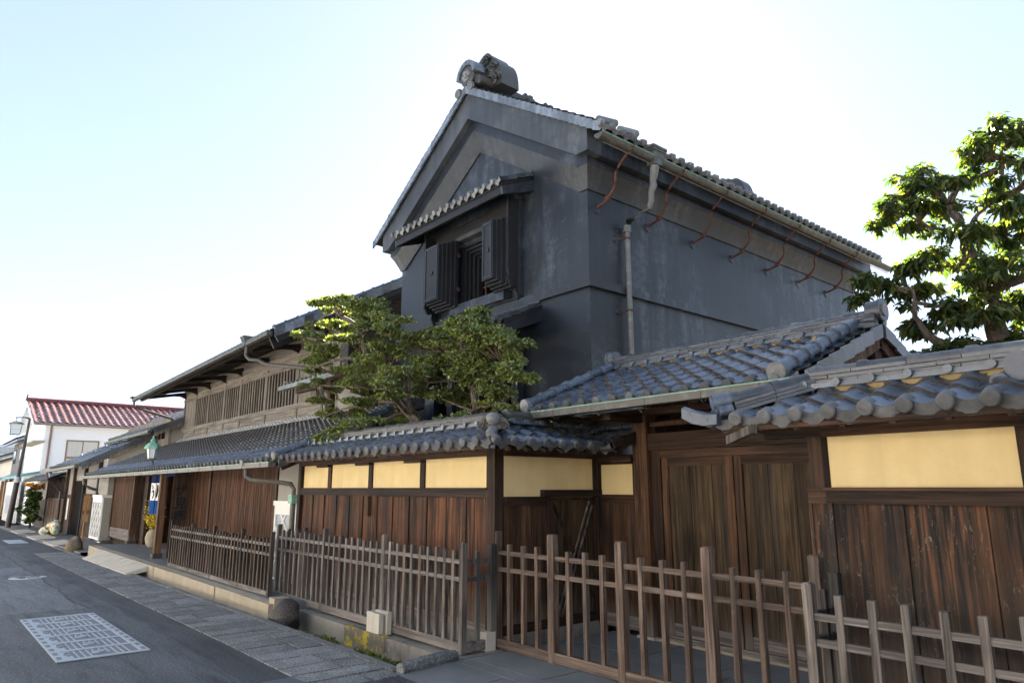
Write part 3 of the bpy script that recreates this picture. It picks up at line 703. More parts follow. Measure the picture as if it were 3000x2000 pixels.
def wall_deck(t, fr, u0, u1, over=.43, back=.13, drop=0):
    """one pitched deck from the eave (d=over) to the ridge (d=-back); returns roof object, eave z, ridge z"""
    zr = EZ + (over + back) * SL
    mb = MB(); th = .03
    mb.hexa([fr.p(u0, over, EZ - th), fr.p(u1, over, EZ - th), fr.p(u1, -back, zr - th), fr.p(u0, -back, zr - th), fr.p(u0, over, EZ), fr.p(u1, over, EZ), fr.p(u1, -back, zr), fr.p(u0, -back, zr)])
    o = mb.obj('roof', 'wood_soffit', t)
    mb2 = MB(); mb2.hexa([fr.p(u0, -back, zr - th), fr.p(u1, -back, zr - th), fr.p(u1, -back * 2 - over, EZ - th), fr.p(u0, -back * 2 - over, EZ - th), fr.p(u0, -back, zr), fr.p(u1, -back, zr), fr.p(u1, -back * 2 - over, EZ), fr.p(u0, -back * 2 - over, EZ)])
    mb2.obj('back_roof', 'tile_old', t)
    return o, zr
# ---- left board wall
fL = FR((0, 4.8, 0), (1, 0, 0), (0, -1, 0))
lw = thing('garden_wall', 'low wall of brown boards under cream plaster with tiled coping left of gate', 'wall', (-8.5, 4.8, 0))
wall_panel(lw, fL, -10.93, -6.09, [-9.975, -8.715, -7.405], 24, .20, 'wood_board')
fL.box('corner_post', 'wood_dark', lw, -6.075, -5.93, -.075, .05, .0, 2.03); fL.box('end_post', 'wood_dark', lw, -11.05, -10.95, -.06, .05, .0, 2.03)
fL.box('short_batten', 'wood_dark', lw, -8.75, -8.68, .012, .055, 1.235, 1.495)
for u in (-9.975, -8.715, -7.405): fL.box('bracket', 'wood_dark_h', lw, u - .36, u + .04, .025, .075, 1.915, 1.949)
rf, zr = wall_deck(lw, fL, -11.0, -6.02, .43, .13)
MB().hexa([fL.p(-6.02, .43, EZ - .03), fL.p(-5.50, .43, EZ - .03), fL.p(-6.06, -.13, zr - .03), fL.p(-6.06, -.13, zr - .031), fL.p(-6.02, .43, EZ), fL.p(-5.50, .43, EZ), fL.p(-6.02, -.13, zr), fL.p(-6.06, -.13, zr)]).obj('hip_deck', 'wood_soffit', rf)
rafters(lw, fL, [-10.9 + .3 * i for i in range(18)], -.05, .42, EZ + .17, EZ - .04)
fL.box('eave_batten', 'wood_dark_h', lw, -11.0, -5.55, .40, .425, EZ - .062, EZ - .03)
rl = Roof(); Vd = Vector((0, cS, sS)); XL0 = -10.95
rl.plane((XL0, 4.355, EZ - .004), (1, 0, 0), Vd, 24, 3, TW, .215, TILE, TILE_E, keep=lambda u, v: XL0 + u < -5.46 - v * cS * 1.0)
rl.build(rf)
fL.box('plaster_fill', 'plaster_fill', lw, -10.9, -6.1, -.15, -.035, zr - .08, zr + .018)
zt = ridge(rf, (-11.0, 4.93, zr + .012), (-6.08, 4.93, zr + .012), 3, .20, .028, 'tile_oni', .05, knobside=(0, -1, 0))
# hip ridge and ornament at the corner
hipA, hipB = Vector((-5.56, 4.40, EZ + .06)), Vector((-6.07, 4.92, zr + .05))
dh = (hipB - hipA).normalized()
cap_row(rf, hipA + dh * .27 + Vector((0, 0, .03)), hipB + Vector((0, 0, .04)), .055, .24, 'tile_ridge')
oni(lw, hipA + dh * .22 + Vector((0, 0, .03)), (1, -1, 0), .30, .17, .05)
m = MB().tube([hipA + dh * .30 + Vector((0, 0, .03)), hipA - dh * .0 + Vector((0, 0, .03)), hipA - dh * .05 + Vector((0, 0, .028))], [.055, .055, .045], 12); m.obj('corner_round_tile', 'tile_edge', lw, True)
MB().obox(hipA + Vector((-.01, .01, -.07)), (.03, .03, 0), (-.02, .02, 0), (0, 0, .045)).obj('corner_pendant', 'tile', lw)

# ---- return wall with the wicket door
fR = FR((-5.93, 0, 0), (0, 1, 0), (1, 0, 0))
rw = thing('return_wall', 'shaded return wall of cream plaster and boards with a small wicket door', 'wall', (-5.93, 5.6, 0))
fR.box('plaster_panel', 'plaster_yellow', rw, 4.88, 6.36, -.05, 0, 1.50, 1.95); fR.box('top_plate', 'wood_dark_d', rw, 4.87, 6.36, -.06, .05, 1.95, 2.025)
fR.box('beam', 'wood_dark_d', rw, 4.88, 5.50, -.04, .03, 1.42, 1.50); fR.box('ledge', 'wood_dark_d', rw, 4.88, 5.50, -.04, .045, 1.50, 1.512)
for i in range(3): fR.box('board', 'wood_gate_red', rw, 4.89 + i * .205, 5.09 + i * .205, -.03, (i % 2) * .006, .2, 1.42)
fR.box('base_sill', 'wood_dark_d', rw, 4.88, 6.36, -.05, .015, .1, .2); fR.box('base_stone', 'concrete', rw, 4.88, 6.36, -.06, .02, -.05, .1)
fR.box('door_post', 'wood_dark', rw, 5.50, 5.58, -.04, .035, .1, 1.50); fR.box('door_post', 'wood_dark', rw, 6.27, 6.36, -.04, .035, .1, 1.95)
MB().box(-5.96, -5.865, 6.30, 6.40, .05, 1.95).obj('corner_post', 'wood_dark', rw)
fR.box('lintel', 'wood_dark_d', rw, 5.41, 6.37, -.04, .07, 1.503, 1.585)
wd = fR.box('wicket_door', 'wood_gate', rw, 5.585, 6.265, -.06, -.03, .2, 1.503)
for i in range(4): fR.box('board', 'wood_gate', wd, 5.59 + i * .168, 5.755 + i * .168, -.03, -.018 + (i % 2) * .004, .22, 1.47)
def fbeam(fr, name, mat, par, a, b, w, h): return MB().beam(fr.p(*a), fr.p(*b), w, h, up=fr.D).obj(name, mat, par)
fbeam(fR, 'brace', 'wood_dark', wd, (5.60, -.005, 1.45), (6.25, -.005, .35), .03, .022); fbeam(fR, 'brace', 'wood_fence', wd, (6.20, .0, 1.45), (5.66, .01, .25), .016, .02); fbeam(fR, 'brace', 'wood_fence', wd, (6.25, .0, 1.40), (5.71, .012, .20), .016, .02)
fR2 = FR((-5.93, 0, 0), (0, 1, 0), (1, 0, 0))
zrr = zr
rr_ = MB().hexa([fR.p(4.40, .43, EZ - .03), fR.p(5.98, .43, EZ - .03), fR.p(6.5, -.13, zr - .03), fR.p(4.93, -.13, zr - .03), fR.p(4.40, .43, EZ), fR.p(5.98, .43, EZ), fR.p(6.5, -.13, zr), fR.p(4.93, -.13, zr)]).obj('roof', 'wood_soffit', rw)
fR.hexa(MB(), 4.93, 7.0, -.135, -.14, 1.6, zr).obj('back_panel', 'wood_dark', rw)
rl = Roof(); rl.plane((-5.485, 4.40, EZ - .004), (0, 1, 0), (-cS, 0, sS), 8, 3, TW, .215, TILE, TILE_E, keep=lambda u, v: u > v * cS * .9 - .02 and 4.40 + u < 5.93 + v * cS)
rafters(rw, fR, [4.6 + .26 * i for i in range(6)], -.05, .42, EZ + .17, EZ - .04, mat='wood_dark_h')
ridge(rr_, (-6.06, 5.0, zr + .03), (-6.06, 6.5, zr + .03), 3, .20, .028, 'tile_oni', .05, knobside=(1, 0, 0))
# short piece of wall beside the gate post
fS = FR((0, 6.36, 0), (1, 0, 0), (0, -1, 0))
for i in range(3): fS.box('board', 'wood_gate_red', rw, -5.86 + i * .188, -5.675 + i * .188, -.03, (i % 2) * .006, .2, 1.43)
fS.box('beam', 'wood_dark_h', rw, -5.89, -5.30, -.04, .04, 1.43, 1.53); fS.box('plaster_panel', 'plaster_yellow', rw, -5.92, -5.36, -.05, 0, 1.53, 1.88)
fS.box('stud', 'wood_dark', rw, -5.36, -5.30, -.05, .02, 1.53, 1.95); fS.box('top_plate', 'wood_dark_h', rw, -5.89, -5.30, -.05, .05, 1.88, 1.97); fS.box('base_sill', 'wood_fence_h', rw, -5.9, -5.3, -.05, .02, .06, .2)
fS.box('bracket', 'wood_dark_h', rw, -5.62, -5.30, .05, .12, 1.90, 1.985)
MB().hexa([fS.p(-5.52, .45, EZ - .05), fS.p(-5.24, .45, EZ - .05), fS.p(-5.24, -.13, zr - .05), fS.p(-6.06, -.13, zr - .05), fS.p(-5.52, .45, EZ - .02), fS.p(-5.24, .45, EZ - .02), fS.p(-5.24, -.13, zr - .02), fS.p(-6.06, -.13, zr - .02)]).obj('short_roof', 'wood_soffit', rw)
rl.plane((-5.93 + .43, 5.91, EZ - .02), (1, 0, 0), Vd, 5, 3, TW, .215, TILE, TILE_E, keep=lambda u, v: -5.5 + u > -5.5 - v * .9 and -5.5 + u < -5.2)
rl.plane((-5.93 + .43 - TW * 3, 5.91, EZ - .02), (1, 0, 0), Vd, 3, 3, TW, .215, TILE, None, keep=lambda u, v: u - TW * 3 > -v * cS)
rl.build(rr_)
ridge(rr_, (-6.05, 6.49, zr + .02), (-5.26, 6.49, zr + .02), 3, .20, .028, 'tile_oni', .05, knobside=(0, -1, 0))
MB().beam((-5.26, 5.93, EZ - .01), (-5.26, 6.49, zr - .02), .035, .12).obj('barge_board', 'wood_dark', rw)

# ---- right board wall
rwl = thing('garden_wall', 'low wall of wide old dark boards under cream plaster right of gate', 'wall', (-.8, 4.8, 0))
wall_panel(rwl, fL, -2.30, 2.9, [-1.16, .1, 1.4], 23, .20, 'wood_old', studw=.075)
for a in (-2.44,):
    fL.box('board', 'wood_old', rwl, a, -2.302, -.03, .012, .2, 1.5); fL.box('beam', 'wood_dark_h', rwl, -2.45, -2.321, -.04, .046, 1.50, 1.585); fL.box('ledge', 'wood_dark_h', rwl, -2.46, -2.331, -.04, .067, 1.585, 1.607)
    fL.box('corner_post', 'wood_dark', rwl, -2.43, -2.335, -.06, .03, 1.607, 2.0)
fL.box('end_board', 'wood_old', rwl, -2.465, -2.441, -.12, .02, .0, 1.50)
fL.box('top_plate', 'wood_dark_h', rwl, -2.75, -2.321, -.06, .05, 1.955, 2.03)
for i in range(10):
    for z in (.985, .9): fL.hexa(MB(), -2.4 + i * .075, -2.392 + i * .075, .012, .017, z, z + .008).obj('nail', 'dark_metal', rwl)
rf, zr2 = wall_deck(rwl, fL, -2.45, 2.9, .43, .13)
MB().hexa([fL.p(-2.45, .43, EZ - .03), fL.p(-2.95, .43, EZ - .03), fL.p(-2.40, -.13, zr2 - .03), fL.p(-2.39, -.13, zr2 - .031), fL.p(-2.45, .43, EZ), fL.p(-2.95, .43, EZ), fL.p(-2.40, -.13, zr2), fL.p(-2.39, -.13, zr2)]).obj('hip_deck', 'wood_soffit', rf)
MB().hexa([fL.p(-2.95, .43, EZ - .03), fL.p(-2.95, -.9, EZ - .03), fL.p(-2.39, -.9, zr2 - .03), fL.p(-2.39, -.13, zr2 - .03), fL.p(-2.95, .43, EZ), fL.p(-2.95, -.9, EZ), fL.p(-2.39, -.9, zr2), fL.p(-2.39, -.13, zr2)]).obj('hip_deck', 'tile_old', rf)
rafters(rwl, fL, [-2.6 + .3 * i for i in range(18)], -.05, .42, EZ + .17, EZ - .04)
fL.box('eave_batten', 'wood_dark_h', rwl, -2.85, 2.9, .40, .425, EZ - .062, EZ - .03)
rl = Roof(); X0 = -2.93
rl.plane((X0, 4.355, EZ - .004), (1, 0, 0), Vd, 25, 3, TW * .966, .215, TILE, TILE_E, keep=lambda u, v: X0 + u > -2.99 + v * cS)
rl.build(rf)
fL.box('plaster_fill', 'plaster_fill', rwl, -2.3, 2.9, -.15, -.03, zr2 - .08, zr2 + .022)
ridge(rf, (-2.42, 4.93, zr2 + .016), (2.9, 4.93, zr2 + .016), 3, .20, .030, 'tile_ridge', .05, seg=.33, caplen=.33, knobside=(0, -1, 0))
# descending corner ridge with its end ornament, upturned corner tile
hA, hB = Vector((-2.83, 4.46, EZ + .10)), Vector((-2.40, 4.90, zr2 + .05)); dh = (hB - hA).normalized(); sd = Vector((0, 0, 1)).cross(dh).normalized()
for l in range(3):
    for k in range(2):
        c = hA + dh * (.02 + .15 + .30 * k) + Vector((0, 0, -.02 + .028 * l)); MB().obox(c, dh * .148, sd * (.10 - .012 * l), Vector((0, 0, .012))).obj('ridge_tile', 'tile_ridge', rf)
cap_row(rf, hA + Vector((0, 0, .07)), hB + Vector((0, 0, .06)), .05, .26, 'tile_ridge')
oo = -dh; oo.z = 0; oo.normalize()
m = MB().tube([hA + Vector((0, 0, .075)), hA + oo * .13 + Vector((0, 0, .055))], .062, 14)
for sg in (-1, 1): m.tube([hA + sd * (.07 * sg) + Vector((0, 0, .0)), hA + sd * (.075 * sg) + oo * .10 + Vector((0, 0, -.018))], .038, 12)
for sg in (-1, 1): scroll(m, hA + sd * (.075 * sg) + oo * .10 + Vector((0, 0, -.018)), sd, (0, 0, 1), .026, .007, oo, sgn=sg)
m.obj('ridge_end_tile', 'tile', rwl, True)
pts = [Vector((-2.84, 4.36, EZ + .035)), Vector((-2.94, 4.335, EZ + .035)), Vector((-3.02, 4.31, EZ + .055)), Vector((-3.10, 4.285, EZ + .095))]
m = MB(); o = []
for i, p in enumerate(pts):
    w = (.07, .07, .062, .045)[i]; h = (.045, .05, .05, .045)[i]
    m.v += [p + Vector((0, -w, -h)), p + Vector((0, w, -h)), p + Vector((0, w * .9, h * .6)), p + Vector((0, 0, h)), p + Vector((0, -w * .9, h * .6))]
for i in range(3):
    for k in range(5): m.f.append((i * 5 + k, i * 5 + (k + 1) % 5, (i + 1) * 5 + (k + 1) % 5, (i + 1) * 5 + k))
m.f += [(0, 1, 2, 3, 4)[::-1], (15, 16, 17, 18, 19)]; m.obj('corner_tile', 'tile', rwl, True)
MB().obox((-2.72, 4.40, EZ - .085), (.14, -.06, .03), (.01, .02, 0), (0, 0, .03)).obj('corner_rafter', 'wood_fence', rwl)
# second ornament where a cross ridge meets the coping
for dx, dz, r in ((-1.06, .02, .085), (-1.17, -.06, .05), (-.95, -.06, .05)):
    p = Vector((dx, 4.76, zr2 + dz)); m = MB().tube([p, p + Vector((-.02, -.17, -.03))], r, 14)
    if r < .06: scroll(m, p + Vector((-.02, -.17, -.03)), (1, 0, 0), (0, 0, 1), .036, .009, (0, -1, 0), sgn=-1 if dx < -1.06 else 1)
    m.obj('ridge_end_tile', 'tile', rwl, True)
# ================================================================= GATE
gt = thing('roofed_gate', 'roofed wooden gate with closed double doors and grey tiled roof', 'gate', (-4.1, 6.4, 0))
fG = FR((0, 6.36, 0), (1, 0, 0), (0, -1, 0))
fG.box('gate_post', 'wood_gate_red', gt, -5.295, -5.10, -.12, .07, .03, 2.42); fG.box('gate_post', 'wood_gate_red', gt, -3.02, -2.80, -.12, .07, .03, 2.42)
fG.box('post_stone', 'concrete_pale', gt, -5.32, -5.08, -.14, .09, -.03, .03); fG.box('post_stone', 'concrete_pale', gt, -3.05, -2.78, -.14, .09, -.03, .03)
fG.box('jamb', 'wood_dark', gt, -5.095, -4.97, -.06, .0, .03, 2.02); fG.box('jamb', 'wood_dark', gt, -3.13, -3.025, -.06, .0, .03, 2.02)
fG.box('lintel', 'wood_dark_h', gt, -5.099, -3.025, -.09, .045, 2.02, 2.21); fG.box('lintel', 'wood_dark_h', gt, -4.97, -3.13, -.08, .0, 1.935, 2.018)
fG.box('threshold', 'wood_fence_h', gt, -4.97, -3.13, -.08, .01, .0, .07); fG.box('threshold_stone', 'stone_step', gt, -5.1, -3.0, .02, .06, .0, .03)
for a, b in ((-4.962, -4.06), (-4.045, -3.14)):
    dr = fG.box('door', 'wood_gate', gt, a + .02, b - .02, -.065, -.045, .08, 1.93)
    fG.box('stile', 'wood_gate_red', dr, a, a + .085, -.068, -.012, .075, 1.932); fG.box('stile', 'wood_gate_red', dr, b - .085, b, -.068, -.012, .075, 1.932)
    fG.box('door_rail', 'wood_dark_h', dr, a + .086, b - .086, -.066, -.016, 1.84, 1.931); fG.box('door_rail', 'wood_fence_h', dr, a + .086, b - .086, -.066, -.016, .076, .20)
    n = 8; w = (b - a - .172) / n
    for i in range(n): fG.box('board', 'wood_gate', dr, a + .086 + i * w + .001, a + .086 + (i + 1) * w - .001, -.045, -.036 + (i % 3) * .0035, .20, 1.84)
fG.box('transom_bar', 'wood_gate_red', gt, -5.05, -3.05, -.03, .06, 2.285, 2.335); fG.box('transom_bar', 'wood_dark_h', gt, -5.05, -3.05, -.4, -.3, 2.36, 2.42)
fG.box('tie_beam', 'wood_dark_h', gt, -6.1, -2.80, -.10, .06, 2.42, 2.50)
for u in (-5.2, -2.9, -4.05): fG.box('cross_beam', 'wood_dark_d', gt, u - .06, u + .06, -1.9, .62, 2.34 if u != -4.05 else 2.42, 2.418 if u != -4.05 else 2.46)
for u in (-5.2, -2.9): fG.box('rear_post', 'wood_dark', gt, u - .08, u + .08, -1.75, -1.58, .0, 2.34)
fG.box('side_panel', 'wood_dark', gt, -5.22, -5.18, -1.6, -.12, .02, 2.4); fG.box('dark_backing', 'wood_soffit', gt, -5.2, -2.8, -1.72, -1.70, .02, 2.9)  # side and rear panels added to keep the gate interior dark
GE, GR_, GS = 5.52, 7.10, .405          # eave y, ridge y, pitch
gz0 = 2.50; gzr = gz0 + (GR_ - GE) * GS; gL, gRt = -6.28, -2.76; nG = math.hypot(1, GS)
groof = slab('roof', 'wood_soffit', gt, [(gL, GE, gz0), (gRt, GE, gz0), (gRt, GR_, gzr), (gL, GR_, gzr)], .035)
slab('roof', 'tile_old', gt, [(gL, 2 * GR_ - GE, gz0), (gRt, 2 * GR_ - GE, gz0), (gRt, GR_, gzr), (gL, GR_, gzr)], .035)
for i in range(12):
    x = -6.15 + i * .295; MB().beam((x, 6.4, gz0 + (6.4 - GE) * GS - .065), (x, GE + .02, gz0 - .06), .05, .055).obj('rafter', 'wood_dark_d', gt)
MB().box(gL, gRt, GE - .01, GE + .02, gz0 - .06, gz0 - .034).obj('eave_batten', 'wood_dark_h', gt)
rl = Roof(); VG = Vector((0, 1 / nG, GS / nG))
rl.plane((-6.195, GE - .06, gz0 - .012), (1, 0, 0), VG, 15, 7, TW, .245, TILE, TILE_E)
rl.plane((-2.90, 2 * GR_ - GE + .06, gz0 - .012), (-1, 0, 0), Vector((0, -1 / nG, GS / nG)), 15, 7, TW, .245, TILE, TILE_E)
rl.build(groof)
for xv, r in ((-6.22, .062), (-2.985, .072)):
    a = Vector((xv, GE - .05, gz0 + .075)); b = Vector((xv, GR_ - .12, gzr + .065))
    cap_row(groof, a, b, r, .235, 'tile', up=(0, -GS, 1), low=.9)
    MB().tube([a + Vector((0, .02, .0)), a + Vector((0, -.045, -.01)), a + Vector((0, -.055, -.012))], [r * 1.22, r * 1.22, r * .9], 18).obj('round_end_tile', 'tile_edge', gt, True)
# verge plates and barge boards on both gable ends
for sgn, xv in ((1, gRt), (-1, gL)):
    for fy in (1, -1):
        for i in range(7):
            v0 = i * .245; y0 = GE - .05 + v0 / nG; y1 = GE - .05 + (v0 + .25) / nG; z0 = gz0 + v0 * GS / nG + .02; z1 = gz0 + (v0 + .25) * GS / nG + .002
            ya, yb = (y0, y1) if fy == 1 else (2 * GR_ - y0, 2 * GR_ - y1)
            xa, xb = xv + sgn * .004, xv + sgn * .03
            MB().hexa([(xa, ya, z0 - .10), (xb, ya, z0 - .10), (xb, yb, z1 - .10), (xa, yb, z1 - .10), (xa, ya, z0 + .035), (xb, ya, z0 + .035), (xb, yb, z1 + .035), (xa, yb, z1 + .035)]).obj('verge_tile', 'tile_ridge', groof)
        a = Vector((xv - sgn * .045, GE + .03, gz0 - .11)); b = Vector((xv - sgn * .045, GR_, gzr - .10))
        if fy == -1: a.y = 2 * GR_ - a.y
        MB().beam(a, b, .05, .15).obj('barge_board', 'wood_old', gt)
        MB().beam(a - Vector((sgn * .28, 0, .05)), b - Vector((sgn * .28, 0, .05)), .07, .10).obj('principal_rafter', 'wood_dark', gt)
MB().box(gRt - .3, gRt - .05, GR_ - .08, GR_ + .08, gzr - .33, gzr - .15).obj('gable_pendant', 'wood_dark', gt)
MB().box(gRt - .36, gRt - .30, GR_ - 1.3, GR_ + 1.3, 2.36, 2.5).obj('gable_beam', 'wood_dark_d', gt)
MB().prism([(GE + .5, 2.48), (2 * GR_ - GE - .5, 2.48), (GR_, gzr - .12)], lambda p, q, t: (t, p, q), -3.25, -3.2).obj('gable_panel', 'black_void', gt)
MB().box(-6.1, -2.95, GR_ - .10, GR_ + .10, gzr - .03, gzr + .03).obj('plaster_fill', 'plaster_fill', gt)
zc = ridge(groof, (-6.28, GR_, gzr + .022), (-2.80, GR_, gzr + .022), 4, .21, .027, 'tile_ridge', .055, seg=.3, caplen=.29, knob=TW, knobside=(0, -1, 0))
def drum(parent, c, face, r, L, mat='tile_ridge', sub=True):
    c = Vector(c); fa = Vector(face); up = Vector((0, 0, 1)); ax = up.cross(fa)
    m = MB().tube([c, c + fa * L], r, 18); m.tube([c + fa * (L - .02), c + fa * (L + .015)], r * 1.12, 18)
    for sg in (-1, 1): m.tube([c + ax * (r * .95 * sg) - up * r * .95, c + ax * (r * .95 * sg) - up * r * .95 + fa * L * .8], r * .48, 12)
    m.obox(c - up * r * 1.55 + fa * L * .35, ax * r * 1.5, fa * L * .4, up * r * .22)
    o = m.obj('ridge_end_tile', mat, parent, True)
    k = MB().tube([c + fa * (L + .014), c + fa * (L + .03)], r * .6, 16); k.obj('boss', 'tile_edge', o, True); return o
drum(gt, (-2.86, GR_, gzr + .19), (1, 0, 0), .105, .13); drum(gt, (-6.20, GR_, gzr + .19), (-1, 0, 0), .10, .12)
# copper box gutter with rim and hooks
def gutter(name, parent, a, b, w, h, out, mat='copper_patina', rim='patina_rim', hook=.62):
    a, b, out = Vector(a), Vector(b), Vector(out); d = (b - a).normalized(); L = (b - a).length; up = Vector((0, 0, 1))
    m = MB(); c = (a + b) / 2
    m.obox(c + out * w / 2, d * L / 2, out * .004, up * h / 2); m.obox(c - out * w / 2, d * L / 2, out * .004, up * h / 2); m.obox(c - up * (h / 2 - .004), d * L / 2, out * (w / 2 - .005), up * .004)
    for e in (a, b): m.obox(e, d * .004, out * (w / 2 - .004), up * (h / 2 - .002))
    g = m.obj(name, mat, parent)
    MB().obox(c + out * (w / 2 + .002) + up * (h / 2), d * L / 2, out * .009, up * .006).obj('rim', rim, g)
    n = int(L / hook)
    for i in range(n):
        p = a + d * (L * (i + .5) / n); k = MB()
        k.obox(p + out * (w / 2 + .006), d * .008, out * .003, up * (h / 2)); k.tube([p + out * (w / 2 + .004) - up * h / 2, p + out * .02 - up * (h / 2 + .03), p - out * .03 - up * (h / 2 + .02), p - out * .05 - up * (h / 2)], .006, 5)
        k.obj('hook', 'copper_patina', g)
    n2 = int(L / 1.5)
    for i in range(n2):
        p = a + d * (L * (i + .8) / n2); MB().obox(p, d * .006, out * (w / 2 + .008), up * (h / 2 + .002)).obj('joint', mat, g)
    return g
gutter('gutter', gt, (-6.62, 5.40, 2.425), (-2.72, 5.40, 2.445), .10, .075, (0, -1, 0))

# ================================================================= STOREHOUSE
st = thing('storehouse', 'tall black plastered storehouse with tiled gable roof and shuttered window', 'building', (-9.97, 12, 0))
X0, X1, XC, Y0, Y1 = -12.79, -7.15, -9.97, 7.6, 17.0
SS = .653
hw = (X1 - X0) / 2
def fxz(p, q, t): return (XC + p, t, q)
# walls: window opening left in the front face
ox0, ox1, oz0, oz1 = XC - .55, XC + .70, 5.02, 6.22     # stepped recess opening
m = MB(); gw = lambda u: 8.7 - SS * abs(u)
u0, u1 = ox0 - XC, ox1 - XC
def fpoly(pts): m.add([fxz(p, q, Y0) for p, q in pts], [tuple(range(len(pts)))])
fpoly([(-hw, -.1), (u0, -.1), (u0, gw(u0)), (-hw, gw(hw))]); fpoly([(u1, -.1), (hw, -.1), (hw, gw(hw)), (u1, gw(u1))])
fpoly([(u0, -.1), (u1, -.1), (u1, oz0), (u0, oz0)]); fpoly([(u0, oz1), (u1, oz1), (u1, gw(u1)), (0, gw(0)), (u0, gw(u0))])
m.add([fxz(p, q, Y1) for p, q in ((-hw, -.1), (hw, -.1), (hw, gw(hw)), (0, gw(0)), (-hw, gw(hw)))], [(4, 3, 2, 1, 0)])
for sg in (-1, 1): m.add([(XC + sg * hw, Y0, -.1), (XC + sg * hw, Y1, -.1), (XC + sg * hw, Y1, gw(hw)), (XC + sg * hw, Y0, gw(hw))], [(0, 1, 2, 3) if sg > 0 else (3, 2, 1, 0)])
m.obj('wall', 'plaster_black', st)
# belt course
for nm, b in (('belt_course', (X0 - .07, X1 + .07, Y0 - .07, Y0 - .001, 4.665, 4.80)), ('belt_course', (X1 + .001, X1 + .07, Y0, Y1, 4.665, 4.80)), ('belt_course', (X0 - .05, X0 - .001, Y0, Y1, 4.665, 4.80))): B(nm, 'plaster_black', st, *b)
# cornice: bands d, bottom apex, clip, top apex
def rake_poly(za_b, zc_b, za_t, h):
    xb = (za_b - zc_b) / SS; r = [(0, za_b), (xb, zc_b)]
    if h > xb + .001: r.append((h, zc_b))
    r.append((h, za_t - SS * h)); return r + [(0, za_t)]
bands = [(.33, 8.64, 6.745, 9.225, 'plaster_black_light'), (.20, 8.44, 6.62, 8.70, 'plaster_black')]  # outer gable band painted paler for bounced light
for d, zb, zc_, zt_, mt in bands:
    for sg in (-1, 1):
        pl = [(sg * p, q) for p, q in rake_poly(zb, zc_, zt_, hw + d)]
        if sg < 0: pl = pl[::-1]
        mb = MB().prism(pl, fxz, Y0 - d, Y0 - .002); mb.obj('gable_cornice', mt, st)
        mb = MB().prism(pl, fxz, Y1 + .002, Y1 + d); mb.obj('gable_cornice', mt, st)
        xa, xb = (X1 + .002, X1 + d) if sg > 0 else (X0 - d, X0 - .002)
        B('eave_cornice', 'plaster_black', st, xa, xb, Y0 - .002, Y1 + .002, zc_, zt_ - SS * (hw + d))  # same finish as the gable bands, outer one kept darker as the unlit side
# coved band
def cove(sg):
    mb = MB(); rows = []
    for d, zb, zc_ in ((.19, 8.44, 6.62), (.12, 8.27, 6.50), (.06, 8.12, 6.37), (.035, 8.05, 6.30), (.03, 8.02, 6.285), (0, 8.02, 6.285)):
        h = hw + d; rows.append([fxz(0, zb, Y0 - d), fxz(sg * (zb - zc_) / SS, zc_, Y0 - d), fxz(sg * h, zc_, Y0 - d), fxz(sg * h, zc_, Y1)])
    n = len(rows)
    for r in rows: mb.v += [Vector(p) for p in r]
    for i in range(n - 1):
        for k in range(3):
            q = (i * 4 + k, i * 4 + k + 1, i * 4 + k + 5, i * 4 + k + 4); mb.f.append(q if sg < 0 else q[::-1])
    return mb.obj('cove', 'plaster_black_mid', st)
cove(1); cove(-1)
# roof
zA = 9.27; EH = 3.42; zE = zA - SS * EH; nS = math.hypot(1, SS)
YF, YB = Y0 - .38, Y1 + .38
sroof = None
for sg in (1, -1):
    o = slab('roof', 'plaster_black_deep', st, [(XC + sg * EH, YF + .03, zE), (XC + sg * EH, YB - .03, zE), (XC, YB - .03, zA), (XC, YF + .03, zA)], .05)
    sroof = sroof or o
rl = Roof(); nc = int((YB - YF) / .25); 
rl.plane((XC + EH + .06, YF, zE - .03), (0, 1, 0), (-1 / nS, 0, SS / nS), nc, 19, .25, .22, TILE, TILE_EL)
rl.plane((XC - EH - .06, YB, zE - .03), (0, -1, 0), (1 / nS, 0, SS / nS), nc, 19, .25, .22, TILE, TILE_EL)
rl.build(sroof, 120)
for sg in (1, -1):
    n = 27; step = (EH + .05) * nS / n
    for i in range(n):
        h0 = EH + .05 - i * step / nS; h1 = h0 - step * 1.05 / nS; z0 = zA - SS * h0 + .03; z1 = zA - SS * h1 + .005
        y0, y1 = YF - .035 + jit(.004), YF - .005
        MB().hexa([(XC + sg * h0, y0, z0 - .13), (XC + sg * h1, y0, z1 - .13), (XC + sg * h1, y1, z1 - .13), (XC + sg * h0, y1, z0 - .13), (XC + sg * h0, y0, z0 + .03), (XC + sg * h1, y0, z1 + .03), (XC + sg * h1, y1 + .1, z1 + .03), (XC + sg * h0, y1 + .1, z0 + .03)]).obj('verge_tile', 'tile_pale', sroof)
# rows of round verge tiles over the eave near the corner
for k in (0, 1):
    p = Vector((XC + EH + .10, YF + .30 + k * .5, zE + .07)); MB().tube([p + Vector((-.35, 0, .23)), p, p + Vector((.02, 0, -.013))], [.062, .062, .045], 14).obj('round_end_tile', 'tile_edge', st, True)
